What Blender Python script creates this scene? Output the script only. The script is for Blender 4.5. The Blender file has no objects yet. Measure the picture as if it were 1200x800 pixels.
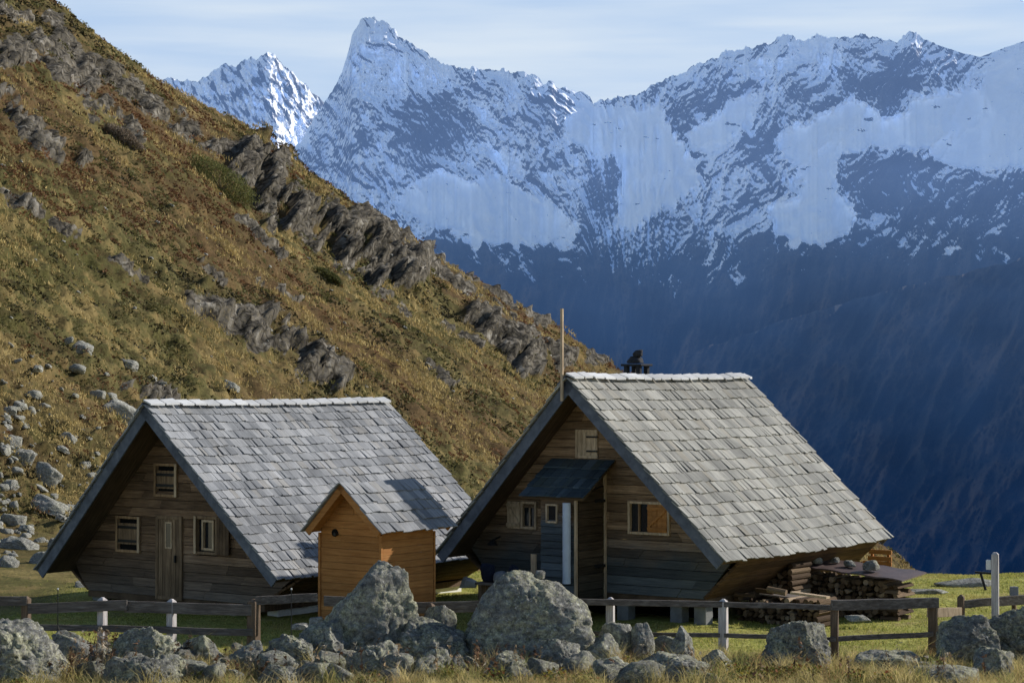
import bpy, bmesh, math, random
import numpy as np
from mathutils import Vector, Matrix

random.seed(7); rng = np.random.default_rng(7)
scene = bpy.context.scene
C = scene.collection
PI = math.pi

# ------------------------------------------------------------------ camera
F, HY, EYE = 2400.0, 446.0, 5.0
cam = bpy.data.cameras.new('camera'); cam.sensor_width = 36; cam.lens = 72
cam.clip_start = 0.5; cam.clip_end = 30000
cam_o = bpy.data.objects.new('camera', cam); C.objects.link(cam_o)
cam_o.location = (0, 0, EYE)
cam_o.rotation_euler = (PI/2 + math.atan((HY-400)/F), 0, 0)
scene.camera = cam_o

def at(px, py, d):
    """point at distance d (m ahead) seen at photo position px,py"""
    return np.array([(px-600)/F*d, d, EYE + (HY-py)/F*d])

# ------------------------------------------------------------------ light
AZ, EL = math.radians(24), math.radians(27)
S = Vector((math.cos(EL)*math.cos(AZ), math.cos(EL)*math.sin(AZ), math.sin(EL)))
sun = bpy.data.lights.new('sun', 'SUN'); sun.energy = 5.0; sun.angle = math.radians(0.5)
sun.color = (1.0, 0.96, 0.90)
so = bpy.data.objects.new('sun', sun); C.objects.link(so)
so.rotation_euler = S.to_track_quat('Z', 'Y').to_euler()

w = bpy.data.worlds.new('World'); scene.world = w; w.use_nodes = True
nt = w.node_tree; nt.nodes.clear()
out = nt.nodes.new('ShaderNodeOutputWorld'); bg = nt.nodes.new('ShaderNodeBackground')
sky = nt.nodes.new('ShaderNodeTexSky'); sky.sky_type = 'NISHITA'; sky.sun_disc = False
sky.sun_elevation = EL; sky.sun_rotation = math.atan2(S.x, S.y)
sky.altitude = 2200; sky.air_density = 1.1; sky.dust_density = 0.8; sky.ozone_density = 1.2
bg.inputs['Strength'].default_value = 0.115
tc = nt.nodes.new('ShaderNodeTexCoord'); mp = nt.nodes.new('ShaderNodeMapping')
mp.inputs['Scale'].default_value = (2.2, 1.0, 22); mp.inputs['Rotation'].default_value = (0, math.radians(4), 0)
nz = nt.nodes.new('ShaderNodeTexNoise'); nz.inputs['Scale'].default_value = 2.6; nz.inputs['Detail'].default_value = 5
nz.inputs['Roughness'].default_value = 0.5
cr = nt.nodes.new('ShaderNodeValToRGB'); cr.color_ramp.elements[0].position = .38; cr.color_ramp.elements[1].position = .72
cr.color_ramp.elements[0].color = (.92, .92, .92, 1); cr.color_ramp.elements[1].color = (1, 1, 1, 1)
mx = nt.nodes.new('ShaderNodeMix'); mx.data_type = 'RGBA'; ccol = nt.nodes.new('ShaderNodeValToRGB'); ccol.color_ramp.elements[0].position = .36; ccol.color_ramp.elements[1].position = .70
ccol.color_ramp.elements[0].color = (.50, .655, .885, 1); ccol.color_ramp.elements[1].color = (.68, .785, .905, 1)
csc = nt.nodes.new('ShaderNodeVectorMath'); csc.operation = 'SCALE'; csc.inputs['Scale'].default_value = 1/.115
nt.links.new(ccol.outputs['Color'], csc.inputs[0]); nt.links.new(csc.outputs[0], mx.inputs['B']); nt.links.new(nz.outputs['Fac'], ccol.inputs['Fac'])
L = nt.links.new
L(tc.outputs['Generated'], mp.inputs['Vector']); L(mp.outputs['Vector'], nz.inputs['Vector'])
sx_ = nt.nodes.new('ShaderNodeSeparateXYZ'); L(tc.outputs['Generated'], sx_.inputs[0])
fy = nt.nodes.new('ShaderNodeMapRange'); fy.interpolation_type = 'SMOOTHSTEP'; fy.inputs['From Min'].default_value = .35; fy.inputs['From Max'].default_value = .85; L(sx_.outputs[1], fy.inputs['Value'])
fz = nt.nodes.new('ShaderNodeMapRange'); fz.interpolation_type = 'SMOOTHSTEP'; fz.inputs['From Min'].default_value = .6; fz.inputs['From Max'].default_value = .24; L(sx_.outputs[2], fz.inputs['Value'])
m1 = nt.nodes.new('ShaderNodeMath'); m1.operation = 'MULTIPLY'; L(fy.outputs[0], m1.inputs[0]); L(fz.outputs[0], m1.inputs[1])
m2 = nt.nodes.new('ShaderNodeMath'); m2.operation = 'MULTIPLY'; L(m1.outputs[0], m2.inputs[0]); L(cr.outputs['Color'], m2.inputs[1])
L(nz.outputs['Fac'], cr.inputs['Fac']); L(m2.outputs[0], mx.inputs['Factor'])
L(sky.outputs['Color'], mx.inputs['A']); L(mx.outputs['Result'], bg.inputs['Color']); L(bg.outputs[0], out.inputs[0])

scene.view_settings.view_transform = 'Standard'; scene.view_settings.look = 'None'
scene.view_settings.exposure = 0
scene.render.engine = 'CYCLES'
try:
    scene.cycles.use_denoising = True
    scene.cycles.denoiser = 'OPENIMAGEDENOISE'
    scene.cycles.denoising_prefilter = 'FAST'
    scene.cycles.max_bounces = 5; scene.cycles.diffuse_bounces = 3
except Exception:
    pass

# ------------------------------------------------------------------ noise
_perm = np.random.default_rng(3).permutation(256); _perm = np.concatenate([_perm, _perm, _perm])
_gr = np.random.default_rng(4).normal(size=(256, 3)); _gr /= np.linalg.norm(_gr, axis=1)[:, None]
def perlin(x, y, z):
    x, y, z = np.broadcast_arrays(np.asarray(x, float), np.asarray(y, float), np.asarray(z, float))
    xi, yi, zi = np.floor(x).astype(np.int64), np.floor(y).astype(np.int64), np.floor(z).astype(np.int64)
    fx, fy, fz = x-xi, y-yi, z-zi
    u, v, ww = fx*fx*fx*(fx*(fx*6-15)+10), fy*fy*fy*(fy*(fy*6-15)+10), fz*fz*fz*(fz*(fz*6-15)+10)
    xi &= 255; yi &= 255; zi &= 255
    def g(a, b, c):
        h = _perm[_perm[_perm[xi+a]+yi+b]+zi+c] & 255
        gv = _gr[h]
        return gv[..., 0]*(fx-a)+gv[..., 1]*(fy-b)+gv[..., 2]*(fz-c)
    def lerp(a, b, t): return a+t*(b-a)
    return 1.5*lerp(lerp(lerp(g(0,0,0), g(1,0,0), u), lerp(g(0,1,0), g(1,1,0), u), v),
                    lerp(lerp(g(0,0,1), g(1,0,1), u), lerp(g(0,1,1), g(1,1,1), u), v), ww)
def fbm(x, y, z, o=4, ro=.5):
    s = 0; a = 1; f = 1
    for i in range(o):
        s = s+a*perlin(x*f+i*17.3, y*f+i*9.1, z*f+i*5.7); a *= ro; f *= 2.03
    return s
def ridged(x, y, z, o=4, ro=.55):
    s = 0; a = 1; f = 1; t = 0
    for i in range(o):
        s = s+a*(1-np.abs(perlin(x*f+i*11.3, y*f+i*3.1, z*f+i*7.7))*1.6); t += a; a *= ro; f *= 2.07
    return s/t
def sstep(a, b, x):
    t = np.clip((x-a)/(b-a), 0, 1); return t*t*(3-2*t)
def poly_sd(px, py, P):
    """signed distance to polygon (negative inside)"""
    P = np.asarray(P, float); n = len(P)
    d2 = np.full(px.shape, 1e18); ins = np.zeros(px.shape, bool)
    for i in range(n):
        ax, ay = P[i]; bx, by = P[(i+1) % n]
        ex, ey = bx-ax, by-ay
        wx, wy = px-ax, py-ay
        t = np.clip((wx*ex+wy*ey)/(ex*ex+ey*ey+1e-9), 0, 1)
        d2 = np.minimum(d2, (wx-ex*t)**2+(wy-ey*t)**2)
        c = ((ay > py) != (by > py))
        with np.errstate(divide='ignore', invalid='ignore'):
            xc = (bx-ax)*(py-ay)/(by-ay+1e-12)+ax
        ins ^= (c & (px < xc))
    d = np.sqrt(d2); return np.where(ins, -d, d)

# ------------------------------------------------------------------ object helpers
def tag(o, label=None, cat=None, group=None, kind=None):
    if label: o['label'] = label
    if cat: o['category'] = cat
    if group: o['group'] = group
    if kind: o['kind'] = kind
    return o
def empty(name, loc=(0, 0, 0), rz=0):
    o = bpy.data.objects.new(name, None); C.objects.link(o); o.location = loc; o.rotation_euler = (0, 0, rz)
    o.empty_display_size = .2
    return o
class MB:
    def __init__(s): s.v = []; s.f = []
    def hexa(s, p):
        """8 corners: bottom ring 0-3, top ring 4-7"""
        n = len(s.v); s.v += [tuple(map(float, q)) for q in p]
        for f in ((3,2,1,0),(4,5,6,7),(0,1,5,4),(1,2,6,5),(2,3,7,6),(3,0,4,7)): s.f.append(tuple(n+i for i in f))
        return s
    def box(s, x0, x1, y0, y1, z0, z1):
        return s.hexa([(x0,y0,z0),(x1,y0,z0),(x1,y1,z0),(x0,y1,z0),(x0,y0,z1),(x1,y0,z1),(x1,y1,z1),(x0,y1,z1)])
    def bar(s, a, b, wd, ht, up=(0, 0, 1)):
        a, b, up = Vector(a), Vector(b), Vector(up); d = (b-a).normalized()
        sd = d.cross(up)
        if sd.length < 1e-4: sd = d.cross(Vector((1, 0, 0)))
        sd.normalize(); u2 = sd.cross(d)
        sd *= wd/2; u2 *= ht/2
        return s.hexa([a-sd-u2, a+sd-u2, b+sd-u2, b-sd-u2, a-sd+u2, a+sd+u2, b+sd+u2, b-sd+u2])
    def tube(s, a, b, r0, r1=None, n=10):
        r1 = r0 if r1 is None else r1
        a, b = Vector(a), Vector(b); d = (b-a).normalized()
        x = d.orthogonal().normalized(); y = d.cross(x); k = len(s.v)
        for p, r in ((a, r0), (b, r1)):
            for i in range(n):
                t = 2*PI*i/n; s.v.append(tuple(p+x*(r*math.cos(t))+y*(r*math.sin(t))))
        for i in range(n): s.f.append((k+i, k+(i+1) % n, k+n+(i+1) % n, k+n+i))
        s.f.append(tuple(k+i for i in reversed(range(n)))); s.f.append(tuple(k+n+i for i in range(n)))
        return s
    def build(s, name, mat, parent=None, bevel=0, smooth=False):
        me = bpy.data.meshes.new(name); me.from_pydata(s.v, [], s.f); me.update()
        me.materials.append(mat)
        o = bpy.data.objects.new(name, me); C.objects.link(o)
        if parent: o.parent = parent
        if bevel:
            m = o.modifiers.new('bevel', 'BEVEL'); m.width = bevel; m.segments = 2; m.limit_method = 'ANGLE'
        if smooth: me.polygons.foreach_set('use_smooth', [True]*len(me.polygons))
        return o
def grid_mesh(name, X, Y, Z, mat, attrs=None, smooth=True):
    r, c = X.shape
    me = bpy.data.meshes.new(name)
    me.vertices.add(r*c)
    me.vertices.foreach_set('co', np.stack([X, Y, Z], -1).astype(np.float32).ravel())
    i = np.arange(r*c).reshape(r, c)
    q = np.stack([i[:-1, :-1], i[:-1, 1:], i[1:, 1:], i[1:, :-1]], -1).reshape(-1, 4)
    nq = len(q); me.loops.add(nq*4); me.polygons.add(nq)
    me.loops.foreach_set('vertex_index', q.astype(np.int32).ravel())
    me.polygons.foreach_set('loop_start', np.arange(0, nq*4, 4, dtype=np.int32))
    me.polygons.foreach_set('use_smooth', np.full(nq, smooth))
    for k, v in (attrs or {}).items():
        if v.ndim == 3:
            a = me.attributes.new(k, 'FLOAT_COLOR', 'POINT')
            a.data.foreach_set('color', np.concatenate([v, np.ones(v.shape[:2]+(1,))], -1).astype(np.float32).ravel())
        else:
            a = me.attributes.new(k, 'FLOAT', 'POINT'); a.data.foreach_set('value', v.astype(np.float32).ravel())
    me.update(calc_edges=True); me.materials.append(mat)
    o = bpy.data.objects.new(name, me); C.objects.link(o); return o
def tri_mesh(name, V, col, mat, parent=None):
    """V (n,3,3) triangles, col (n,3) linear colours"""
    n = len(V); me = bpy.data.meshes.new(name); me.vertices.add(n*3)
    me.vertices.foreach_set('co', V.astype(np.float32).ravel())
    me.loops.add(n*3); me.polygons.add(n)
    me.loops.foreach_set('vertex_index', np.arange(n*3, dtype=np.int32))
    me.polygons.foreach_set('loop_start', np.arange(0, n*3, 3, dtype=np.int32))
    a = me.attributes.new('col', 'FLOAT_COLOR', 'POINT')
    cc = np.concatenate([np.repeat(col, 3, 0), np.ones((n*3, 1))], 1)
    a.data.foreach_set('color', cc.astype(np.float32).ravel())
    me.update(calc_edges=True); me.materials.append(mat)
    o = bpy.data.objects.new(name, me); C.objects.link(o)
    if parent: o.parent = parent
    return o

# ------------------------------------------------------------------ materials
class NM:
    """small node-material builder"""
    def __init__(s, name, rough=.8, spec=.2):
        s.m = bpy.data.materials.new(name); s.m.use_nodes = True; s.t = s.m.node_tree
        s.b = s.t.nodes['Principled BSDF']; s.b.inputs['Roughness'].default_value = rough
        s.b.inputs['Specular IOR Level'].default_value = spec
        s.out = s.t.nodes['Material Output']
    def n(s, ty, **kw):
        nd = s.t.nodes.new(ty)
        for k, v in kw.items():
            if k in nd.inputs: nd.inputs[k].default_value = v
            else: setattr(nd, k, v)
        return nd
    def l(s, a, b): s.t.links.new(a, b)
    def coord(s, kind='Object', scale=(1, 1, 1), rot=(0, 0, 0)):
        t = s.n('ShaderNodeTexCoord'); m = s.n('ShaderNodeMapping'); m.inputs['Scale'].default_value = scale
        m.inputs['Rotation'].default_value = rot
        s.l(t.outputs[kind], m.inputs['Vector']); return m.outputs[0]
    def pos(s, scale=(1, 1, 1)):
        t = s.n('ShaderNodeNewGeometry'); m = s.n('ShaderNodeMapping'); m.inputs['Scale'].default_value = scale
        s.l(t.outputs['Position'], m.inputs['Vector']); return m.outputs[0]
    def noise(s, vec, scale, detail=4, rough=.55, dist=0):
        nd = s.n('ShaderNodeTexNoise', Scale=scale, Detail=detail, Roughness=rough, Distortion=dist)
        s.l(vec, nd.inputs['Vector']); return nd.outputs['Fac']
    def ramp(s, fac, stops):
        r = s.n('ShaderNodeValToRGB'); e = r.color_ramp.elements
        while len(e) < len(stops): e.new(.5)
        for x, (p, c) in zip(e, stops):
            x.position = p; x.color = (c, c, c, 1) if not hasattr(c, '__len__') else tuple(c)+(1,)
        s.l(fac, r.inputs['Fac']); return r.outputs['Color']
    def mix(s, fac, a, b, blend='MIX'):
        m = s.n('ShaderNodeMix', data_type='RGBA', blend_type=blend)
        for k, v in (('Factor', fac), ('A', a), ('B', b)):
            if hasattr(v, 'is_linked') or hasattr(v, 'links'): s.l(v, m.inputs[k])
            elif k == 'Factor': m.inputs[k].default_value = v
            else: m.inputs[k].default_value = tuple(v)+(1,) if len(v) == 3 else v
        return m.outputs['Result']
    def math(s, op, a, b=0, clamp=False):
        m = s.n('ShaderNodeMath', operation=op, use_clamp=clamp)
        for i, v in enumerate((a, b)):
            if hasattr(v, 'links'): s.l(v, m.inputs[i])
            else: m.inputs[i].default_value = v
        return m.outputs[0]
    def attr(s, name, out='Fac'):
        a = s.n('ShaderNodeAttribute', attribute_name=name); return a.outputs[out]
    def island(s): return s.n('ShaderNodeNewGeometry').outputs['Random Per Island']
    def sep(s, vec):
        x = s.n('ShaderNodeSeparateXYZ'); s.l(vec, x.inputs[0]); return x.outputs
    def bump(s, h, strength=.5, dist=.02):
        b = s.n('ShaderNodeBump', Strength=strength, Distance=dist); s.l(h, b.inputs['Height'])
        s.l(b.outputs['Normal'], s.b.inputs['Normal']); return b
    def color(s, c):
        if hasattr(c, 'links'): s.l(c, s.b.inputs['Base Color'])
        else: s.b.inputs['Base Color'].default_value = tuple(c)+(1,)

def wood(name, dark, mid, light, low=None, z0=0, z1=1, bumpd=.01, stretch=(1.2, 1.2, 26), var=.5, rough=.85):
    m = NM(name, rough, .15)
    v = m.coord('Object')
    sc = m.n('ShaderNodeMapping'); sc.inputs['Scale'].default_value = stretch
    off = m.n('ShaderNodeVectorMath', operation='SCALE'); isl = m.island()
    com = m.n('ShaderNodeCombineXYZ'); m.l(isl, com.inputs[0]); m.l(isl, com.inputs[1])
    m.l(com.outputs[0], off.inputs[0]); off.inputs['Scale'].default_value = 37
    add = m.n('ShaderNodeVectorMath', operation='ADD'); m.l(v, add.inputs[0]); m.l(off.outputs[0], add.inputs[1])
    m.l(add.outputs[0], sc.inputs['Vector'])
    g = m.noise(sc.outputs[0], 1.5, 6, .65, .3)
    c = m.ramp(g, [(.25, dark), (.5, mid), (.78, light)])
    br = m.ramp(isl, [(0, 1-var), (1, 1+var*.6)])
    c = m.mix(1.0, c, br, 'MULTIPLY')
    blotch = m.noise(v, 1.1, 4, .6)
    c = m.mix(m.ramp(blotch, [(.42, 0), (.75, .6)]), c, dark)
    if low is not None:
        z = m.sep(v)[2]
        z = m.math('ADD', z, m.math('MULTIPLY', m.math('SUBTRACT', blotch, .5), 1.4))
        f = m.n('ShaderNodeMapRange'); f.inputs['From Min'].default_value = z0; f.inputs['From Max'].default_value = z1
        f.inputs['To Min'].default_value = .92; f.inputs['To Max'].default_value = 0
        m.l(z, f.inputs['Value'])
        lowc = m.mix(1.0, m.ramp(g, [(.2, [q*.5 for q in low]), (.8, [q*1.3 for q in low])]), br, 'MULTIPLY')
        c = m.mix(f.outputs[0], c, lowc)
    m.color(c); m.bump(g, .6, bumpd)
    return m.m
def flat(name, col, rough=.7, var=.25, scale=6, spec=.2):
    m = NM(name, rough, spec); v = m.coord('Object')
    n = m.noise(v, scale, 5, .6)
    m.color(m.ramp(n, [(.25, [c*(1-var) for c in col]), (.75, [min(1, c*(1+var)) for c in col])]))
    m.bump(n, .3, .01); return m.m
def shingle(name, a, b, c, warm):
    m = NM(name, .75, .25)
    isl = m.island(); v = m.coord('Object')
    g = m.noise(m.coord('Object', (1.5, 26, 1.5)), 1.6, 5, .6)
    base = m.ramp(isl, [(0, a), (.45, b), (.8, c), (1, warm)])
    base = m.mix(1.0, base, m.ramp(g, [(.25, .62), (.75, 1.25)]), 'MULTIPLY')
    big = m.noise(v, .7, 4, .6)
    base = m.mix(1.0, base, m.ramp(big, [(.28, .58), (.5, .95), (.72, 1.12)]), 'MULTIPLY')
    m.color(base); m.bump(g, .5, .008); return m.m
def rock(name, base=1.0, lichen=.5, scale=1.0):
    m = NM(name, .9, .1); v = m.coord('Object')
    oi = m.n('ShaderNodeObjectInfo').outputs['Random']
    sh = m.n('ShaderNodeVectorMath', operation='ADD'); com = m.n('ShaderNodeCombineXYZ')
    m.l(m.math('MULTIPLY', oi, 53.0), com.inputs[0]); m.l(v, sh.inputs[0]); m.l(com.outputs[0], sh.inputs[1]); v = sh.outputs[0]
    n1 = m.noise(v, 2.2*scale, 6, .65); n2 = m.noise(v, 9*scale, 6, .7); n3 = m.noise(v, 26*scale, 5, .7)
    st = m.n('ShaderNodeMapping'); st.inputs['Scale'].default_value = (1.2, 1.2, 6); st.inputs['Rotation'].default_value = (.5, .7, .2)
    m.l(v, st.inputs['Vector']); n4 = m.noise(st.outputs[0], 3*scale, 5, .65)
    c = m.ramp(n2, [(.22, [q*base for q in (.06, .06, .056)]), (.46, [q*base for q in (.29, .28, .25)]), (.72, [q*base for q in (.60, .585, .52)])])
    c = m.mix(1.0, c, m.ramp(n4, [(.3, .6), (.65, 1.15)]), 'MULTIPLY')
    li = m.ramp(m.math('ADD', m.math('MULTIPLY', n3, .55), m.math('MULTIPLY', n1, .5)), [(.5, 0), (.6, lichen)])
    c = m.mix(li, c, m.ramp(n2, [(.35, (.26, .26, .14)), (.6, (.56, .54, .33))]))
    wh = m.ramp(m.noise(v, 17*scale, 4, .6), [(.62, 0), (.7, .55)])
    c = m.mix(wh, c, (.72, .71, .67))
    wv = m.n('ShaderNodeVectorMath', operation='ADD'); m.l(v, wv.inputs[0])
    nzv = m.n('ShaderNodeTexNoise', Scale=3.4*scale, Detail=6); m.l(v, nzv.inputs['Vector']); scv = m.n('ShaderNodeVectorMath', operation='SCALE'); scv.inputs['Scale'].default_value = 1.0
    m.l(nzv.outputs['Color'], scv.inputs[0]); m.l(scv.outputs[0], wv.inputs[1])
    vo = m.n('ShaderNodeTexVoronoi', feature='DISTANCE_TO_EDGE', Scale=4.2*scale); m.l(wv.outputs[0], vo.inputs['Vector'])
    vo2 = m.n('ShaderNodeTexVoronoi', feature='DISTANCE_TO_EDGE', Scale=13*scale); m.l(wv.outputs[0], vo2.inputs['Vector'])
    ck = m.ramp(vo.outputs['Distance'], [(0, .0), (.035, 1)]); ck2 = m.ramp(vo2.outputs['Distance'], [(0, .4), (.14, 1)])
    fade = m.ramp(n1, [(.42, 0), (.62, 1)]); ck = m.mix(fade, (1, 1, 1), ck); ck2 = m.mix(m.ramp(n1, [(.40, 1), (.60, .15)]), (1, 1, 1), ck2)
    c = m.mix(1.0, c, m.ramp(ck, [(0, .35), (1, 1)]), 'MULTIPLY'); c = m.mix(1.0, c, m.ramp(ck2, [(0, .62), (1, 1.06)]), 'MULTIPLY')
    sp = m.ramp(m.noise(v, 38*scale, 3, .6), [(.58, 0), (.66, .7)]); c = m.mix(sp, c, (.07, .07, .062))
    m.color(c)
    h = m.math('ADD', m.math('ADD', m.math('MULTIPLY', ck, .8), m.math('MULTIPLY', ck2, .5)), m.math('MULTIPLY', n2, 1.2)); h = m.math('ADD', m.math('ADD', h, m.math('MULTIPLY', n2, .7)), m.math('ADD', m.math('MULTIPLY', n3, .35), m.math('MULTIPLY', n4, .5)))
    m.bump(h, .85, .022/scale); return m.m
def leafmat(name, trans=.25):
    m = NM(name, .75, .15); c = m.attr('col', 'Color'); m.color(c)
    tr = m.n('ShaderNodeBsdfTranslucent'); m.l(c, tr.inputs['Color'])
    ms = m.n('ShaderNodeMixShader'); ms.inputs[0].default_value = trans
    m.l(m.b.outputs[0], ms.inputs[1]); m.l(tr.outputs[0], ms.inputs[2]); m.l(ms.outputs[0], m.out.inputs['Surface'])
    return m.m

M = {}
M['wall_left'] = wood('weathered brown plank', (0.054, 0.037, 0.025), (0.211, 0.129, 0.074), (0.422, 0.285, 0.174), low=(0.124, 0.109, 0.095), z0=.2, z1=1.5)
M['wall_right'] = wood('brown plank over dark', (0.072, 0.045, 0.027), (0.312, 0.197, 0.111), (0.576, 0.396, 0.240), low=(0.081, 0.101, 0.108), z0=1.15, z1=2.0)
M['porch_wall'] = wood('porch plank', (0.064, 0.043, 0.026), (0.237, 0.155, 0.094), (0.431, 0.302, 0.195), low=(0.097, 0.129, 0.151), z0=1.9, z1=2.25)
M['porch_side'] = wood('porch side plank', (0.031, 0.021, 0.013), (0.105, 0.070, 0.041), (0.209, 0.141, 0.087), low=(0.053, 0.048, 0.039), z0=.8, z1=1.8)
M['orange'] = wood('fresh orange plank', (.26, .105, .030), (.44, .195, .062), (.56, .29, .105), var=.22, bumpd=.004)
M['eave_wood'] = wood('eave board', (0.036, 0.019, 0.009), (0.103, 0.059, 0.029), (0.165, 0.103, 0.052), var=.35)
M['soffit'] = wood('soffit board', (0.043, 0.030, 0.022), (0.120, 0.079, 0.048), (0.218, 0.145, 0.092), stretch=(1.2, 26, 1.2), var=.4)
M['barge'] = wood('grey barge board', (0.068, 0.076, 0.091), (0.129, 0.144, 0.174), (0.212, 0.227, 0.257), stretch=(3, 14, 3), var=.1)
M['fence'] = wood('weathered fence timber', (0.055, 0.047, 0.041), (0.164, 0.140, 0.122), (0.342, 0.310, 0.279), stretch=(2, 16, 16), var=.3)
M['fence_post'] = wood('weathered post timber', (0.255, 0.229, 0.217), (0.561, 0.510, 0.485), (0.850, 0.850, 0.816), stretch=(18, 18, 1.5), var=.2)
M['fence_dark'] = wood('brown post timber', (0.067, 0.047, 0.034), (0.168, 0.118, 0.080), (0.319, 0.227, 0.160), stretch=(18, 18, 1.5), var=.2)
M['pale_wood'] = wood('pale frame timber', (0.262, 0.192, 0.121), (0.545, 0.403, 0.262), (0.806, 0.646, 0.444), stretch=(12, 12, 2), var=.2)
M['door_wood'] = wood('door plank', (0.073, 0.049, 0.030), (0.207, 0.138, 0.083), (0.394, 0.280, 0.177), stretch=(22, 22, 1.2), var=.35)
M['shutter'] = wood('shutter plank', (0.110, 0.070, 0.039), (0.328, 0.208, 0.114), (0.568, 0.382, 0.218), stretch=(20, 20, 1.5), var=.3)
M['shingle_left'] = shingle('silver grey shingle', (.22, .225, .23), (.30, .303, .305), (.40, .40, .398), (.33, .315, .29))
M['shingle_right'] = shingle('warm grey shingle', (0.233, 0.225, 0.200), (0.309, 0.300, 0.262), (0.409, 0.392, 0.341), (0.284, 0.259, 0.208))
M['shingle_shaded'] = shingle('shade-toned porch shingle', (0.032, 0.048, 0.058), (0.052, 0.073, 0.084), (0.078, 0.105, 0.121), (0.052, 0.063, 0.052))  # shade on the porch roof is put into this dark bluish colour
M['cap'] = wood('ridge cap', (0.506, 0.497, 0.478), (0.644, 0.635, 0.616), (0.754, 0.745, 0.727), stretch=(14, 2, 2), var=.25)
M['plaster'] = flat('white plaster', (.80, .79, .76), .85, .12, 4)
M['concrete'] = flat('grey concrete', (.22, .22, .21), .9, .3, 5)
M['soot'] = flat('sooty stone', (.035, .035, .038), .9, .4, 8)
M['black'] = flat('dark opening', (.006, .006, .006), .9, .2)
M['iron'] = flat('black iron', (.02, .02, .02), .5, .3, 20)
M['glass'] = NM('window glass', .08, .6).m; M['glass'].node_tree.nodes['Principled BSDF'].inputs['Base Color'].default_value = (.02, .024, .028, 1)
M['pipe'] = flat('pale metal duct', (0.525, 0.587, 0.688), .4, .12, 5, .4)
M['tarp'] = flat('plum brown sheet', (.10, .068, .062), .55, .3, 3, .35)
M['rock'] = rock('lichened boulder', .66, .6)
M['rock_pale'] = rock('pale hillside stone', 1.05, .3)
M['rock_dark'] = rock('dark lichened boulder', .52, .55)
M['white_paint'] = flat('white paint', (.75, .74, .70), .6, .08)
M['leaf'] = leafmat('leaf'); M['blade'] = leafmat('grass blade', .45)
M['cloth_dark'] = flat('dark navy fabric', (.012, .016, .03), .9, .4, 8)
M['cloth_blue'] = flat('blue grey fabric', (.06, .09, .15), .9, .3, 8)
M['cloth_grey'] = flat('grey plastic', (.20, .21, .22), .6, .2, 8)
def logmat():
    m = NM('split firewood', .85, .1); v = m.coord('Object'); oi = m.n('ShaderNodeObjectInfo').outputs['Random']
    g = m.noise(m.coord('Object', (30, 3, 30)), 1.5, 5, .6)
    c = m.ramp(oi, [(0, (.05, .03, .017)), (.4, (.12, .078, .045)), (.75, (.22, .15, .09)), (1, (.40, .30, .20))])
    m.color(m.mix(1.0, c, m.ramp(g, [(.25, .5), (.75, 1.25)]), 'MULTIPLY')); m.bump(g, .5, .01); return m.m
M['log'] = logmat()

# ------------------------------------------------------------------ terrain height
def hill_base(x, y):
    yc = np.interp(x, [-60, -41, -31.6, -9.5, 11, 51, 80], [226, 226, 256, 252, 262, 250, 250])
    hp = -.73*x+.13*y-19.5+.085*np.clip(x+14, 0, 60)*sstep(60, 200, y)
    k = np.maximum(0, y-yc+14)
    return hp - np.where(k < 60, .0045*k*k, .0045*3600+.54*(k-60))
def height(x, y):
    x = np.asarray(x, float); y = np.asarray(y, float)
    hp = hill_base(x, y)
    far = sstep(52, 85, y)
    und = fbm(x/26., y/34., 1.7, 3)*1.25*far + fbm(x/6., y/8., 4.2, 3)*.42*far
    hp = hp + und
    ye = 52.5 + np.maximum(0, -x-1)*.9 + np.maximum(0, -x-9)*2 + perlin(x/4., 3.3, 1.1)*.8
    k = np.maximum(0, y-ye)
    md = perlin(x/3.4, y/3.4, 2.2)*.07 + perlin(x/1.1, y/1.1, 5.2)*.03 - np.where(k < 6, .04*k*k, 1.44+.48*(k-6))
    md = md + sstep(35.5, 33, y)*perlin(x/1.6, y/1.6, 8.8)*.10
    return .5*(md+hp+np.sqrt((md-hp)**2+1.4**2))
def h1(x, y): return float(height(np.array([x]), np.array([y]))[0])

# rock outcrop bands on the hillside: (list of points, half width), traced over the slope
OUTCROPS = [
 ([(0, 62), (50, 50), (120, 128)], 20, .45), ([(0, 115), (45, 165), (95, 190)], 15), ([(60, 20), (110, 95)], 12, .45),
 ([(108, 72), (150, 100), (205, 140), (288, 188)], 17, .45), ([(120, 120), (165, 165)], 9),
 ([(298, 195), (345, 245), (410, 280), (470, 312)], 34, .85), ([(420, 255), (480, 295)], 16),
 ([(465, 255), (515, 290), (580, 335), (640, 372), (700, 402)], 14, .45), ([(490, 300), (560, 350), (600, 372)], 9),
 ([(560, 372), (600, 400), (622, 430)], 20), ([(502, 427), (545, 462)], 6), ([(680, 375), (706, 415)], 15, .45), ([(612, 392), (660, 420)], 15),
 ([(228, 352), (285, 378), (312, 398)], 17), ([(315, 378), (345, 402), (390, 440)], 22), ([(150, 455), (200, 470)], 12),
 ([(0, 226), (45, 250)], 8), ([(60, 262), (86, 275)], 7), ([(130, 305), (170, 330)], 7), ([(225, 300), (260, 330)], 7),
 ([(0, 10), (30, 22)], 8), ([(80, 4), (115, 26)], 7, .45), ([(362, 178), (385, 190)], 7, .45), ([(280, 255), (330, 300)], 6),
 ([(300, 330), (350, 350)], 5), ([(520, 380), (560, 405)], 6), ([(440, 340), (480, 365)], 6)]
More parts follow.
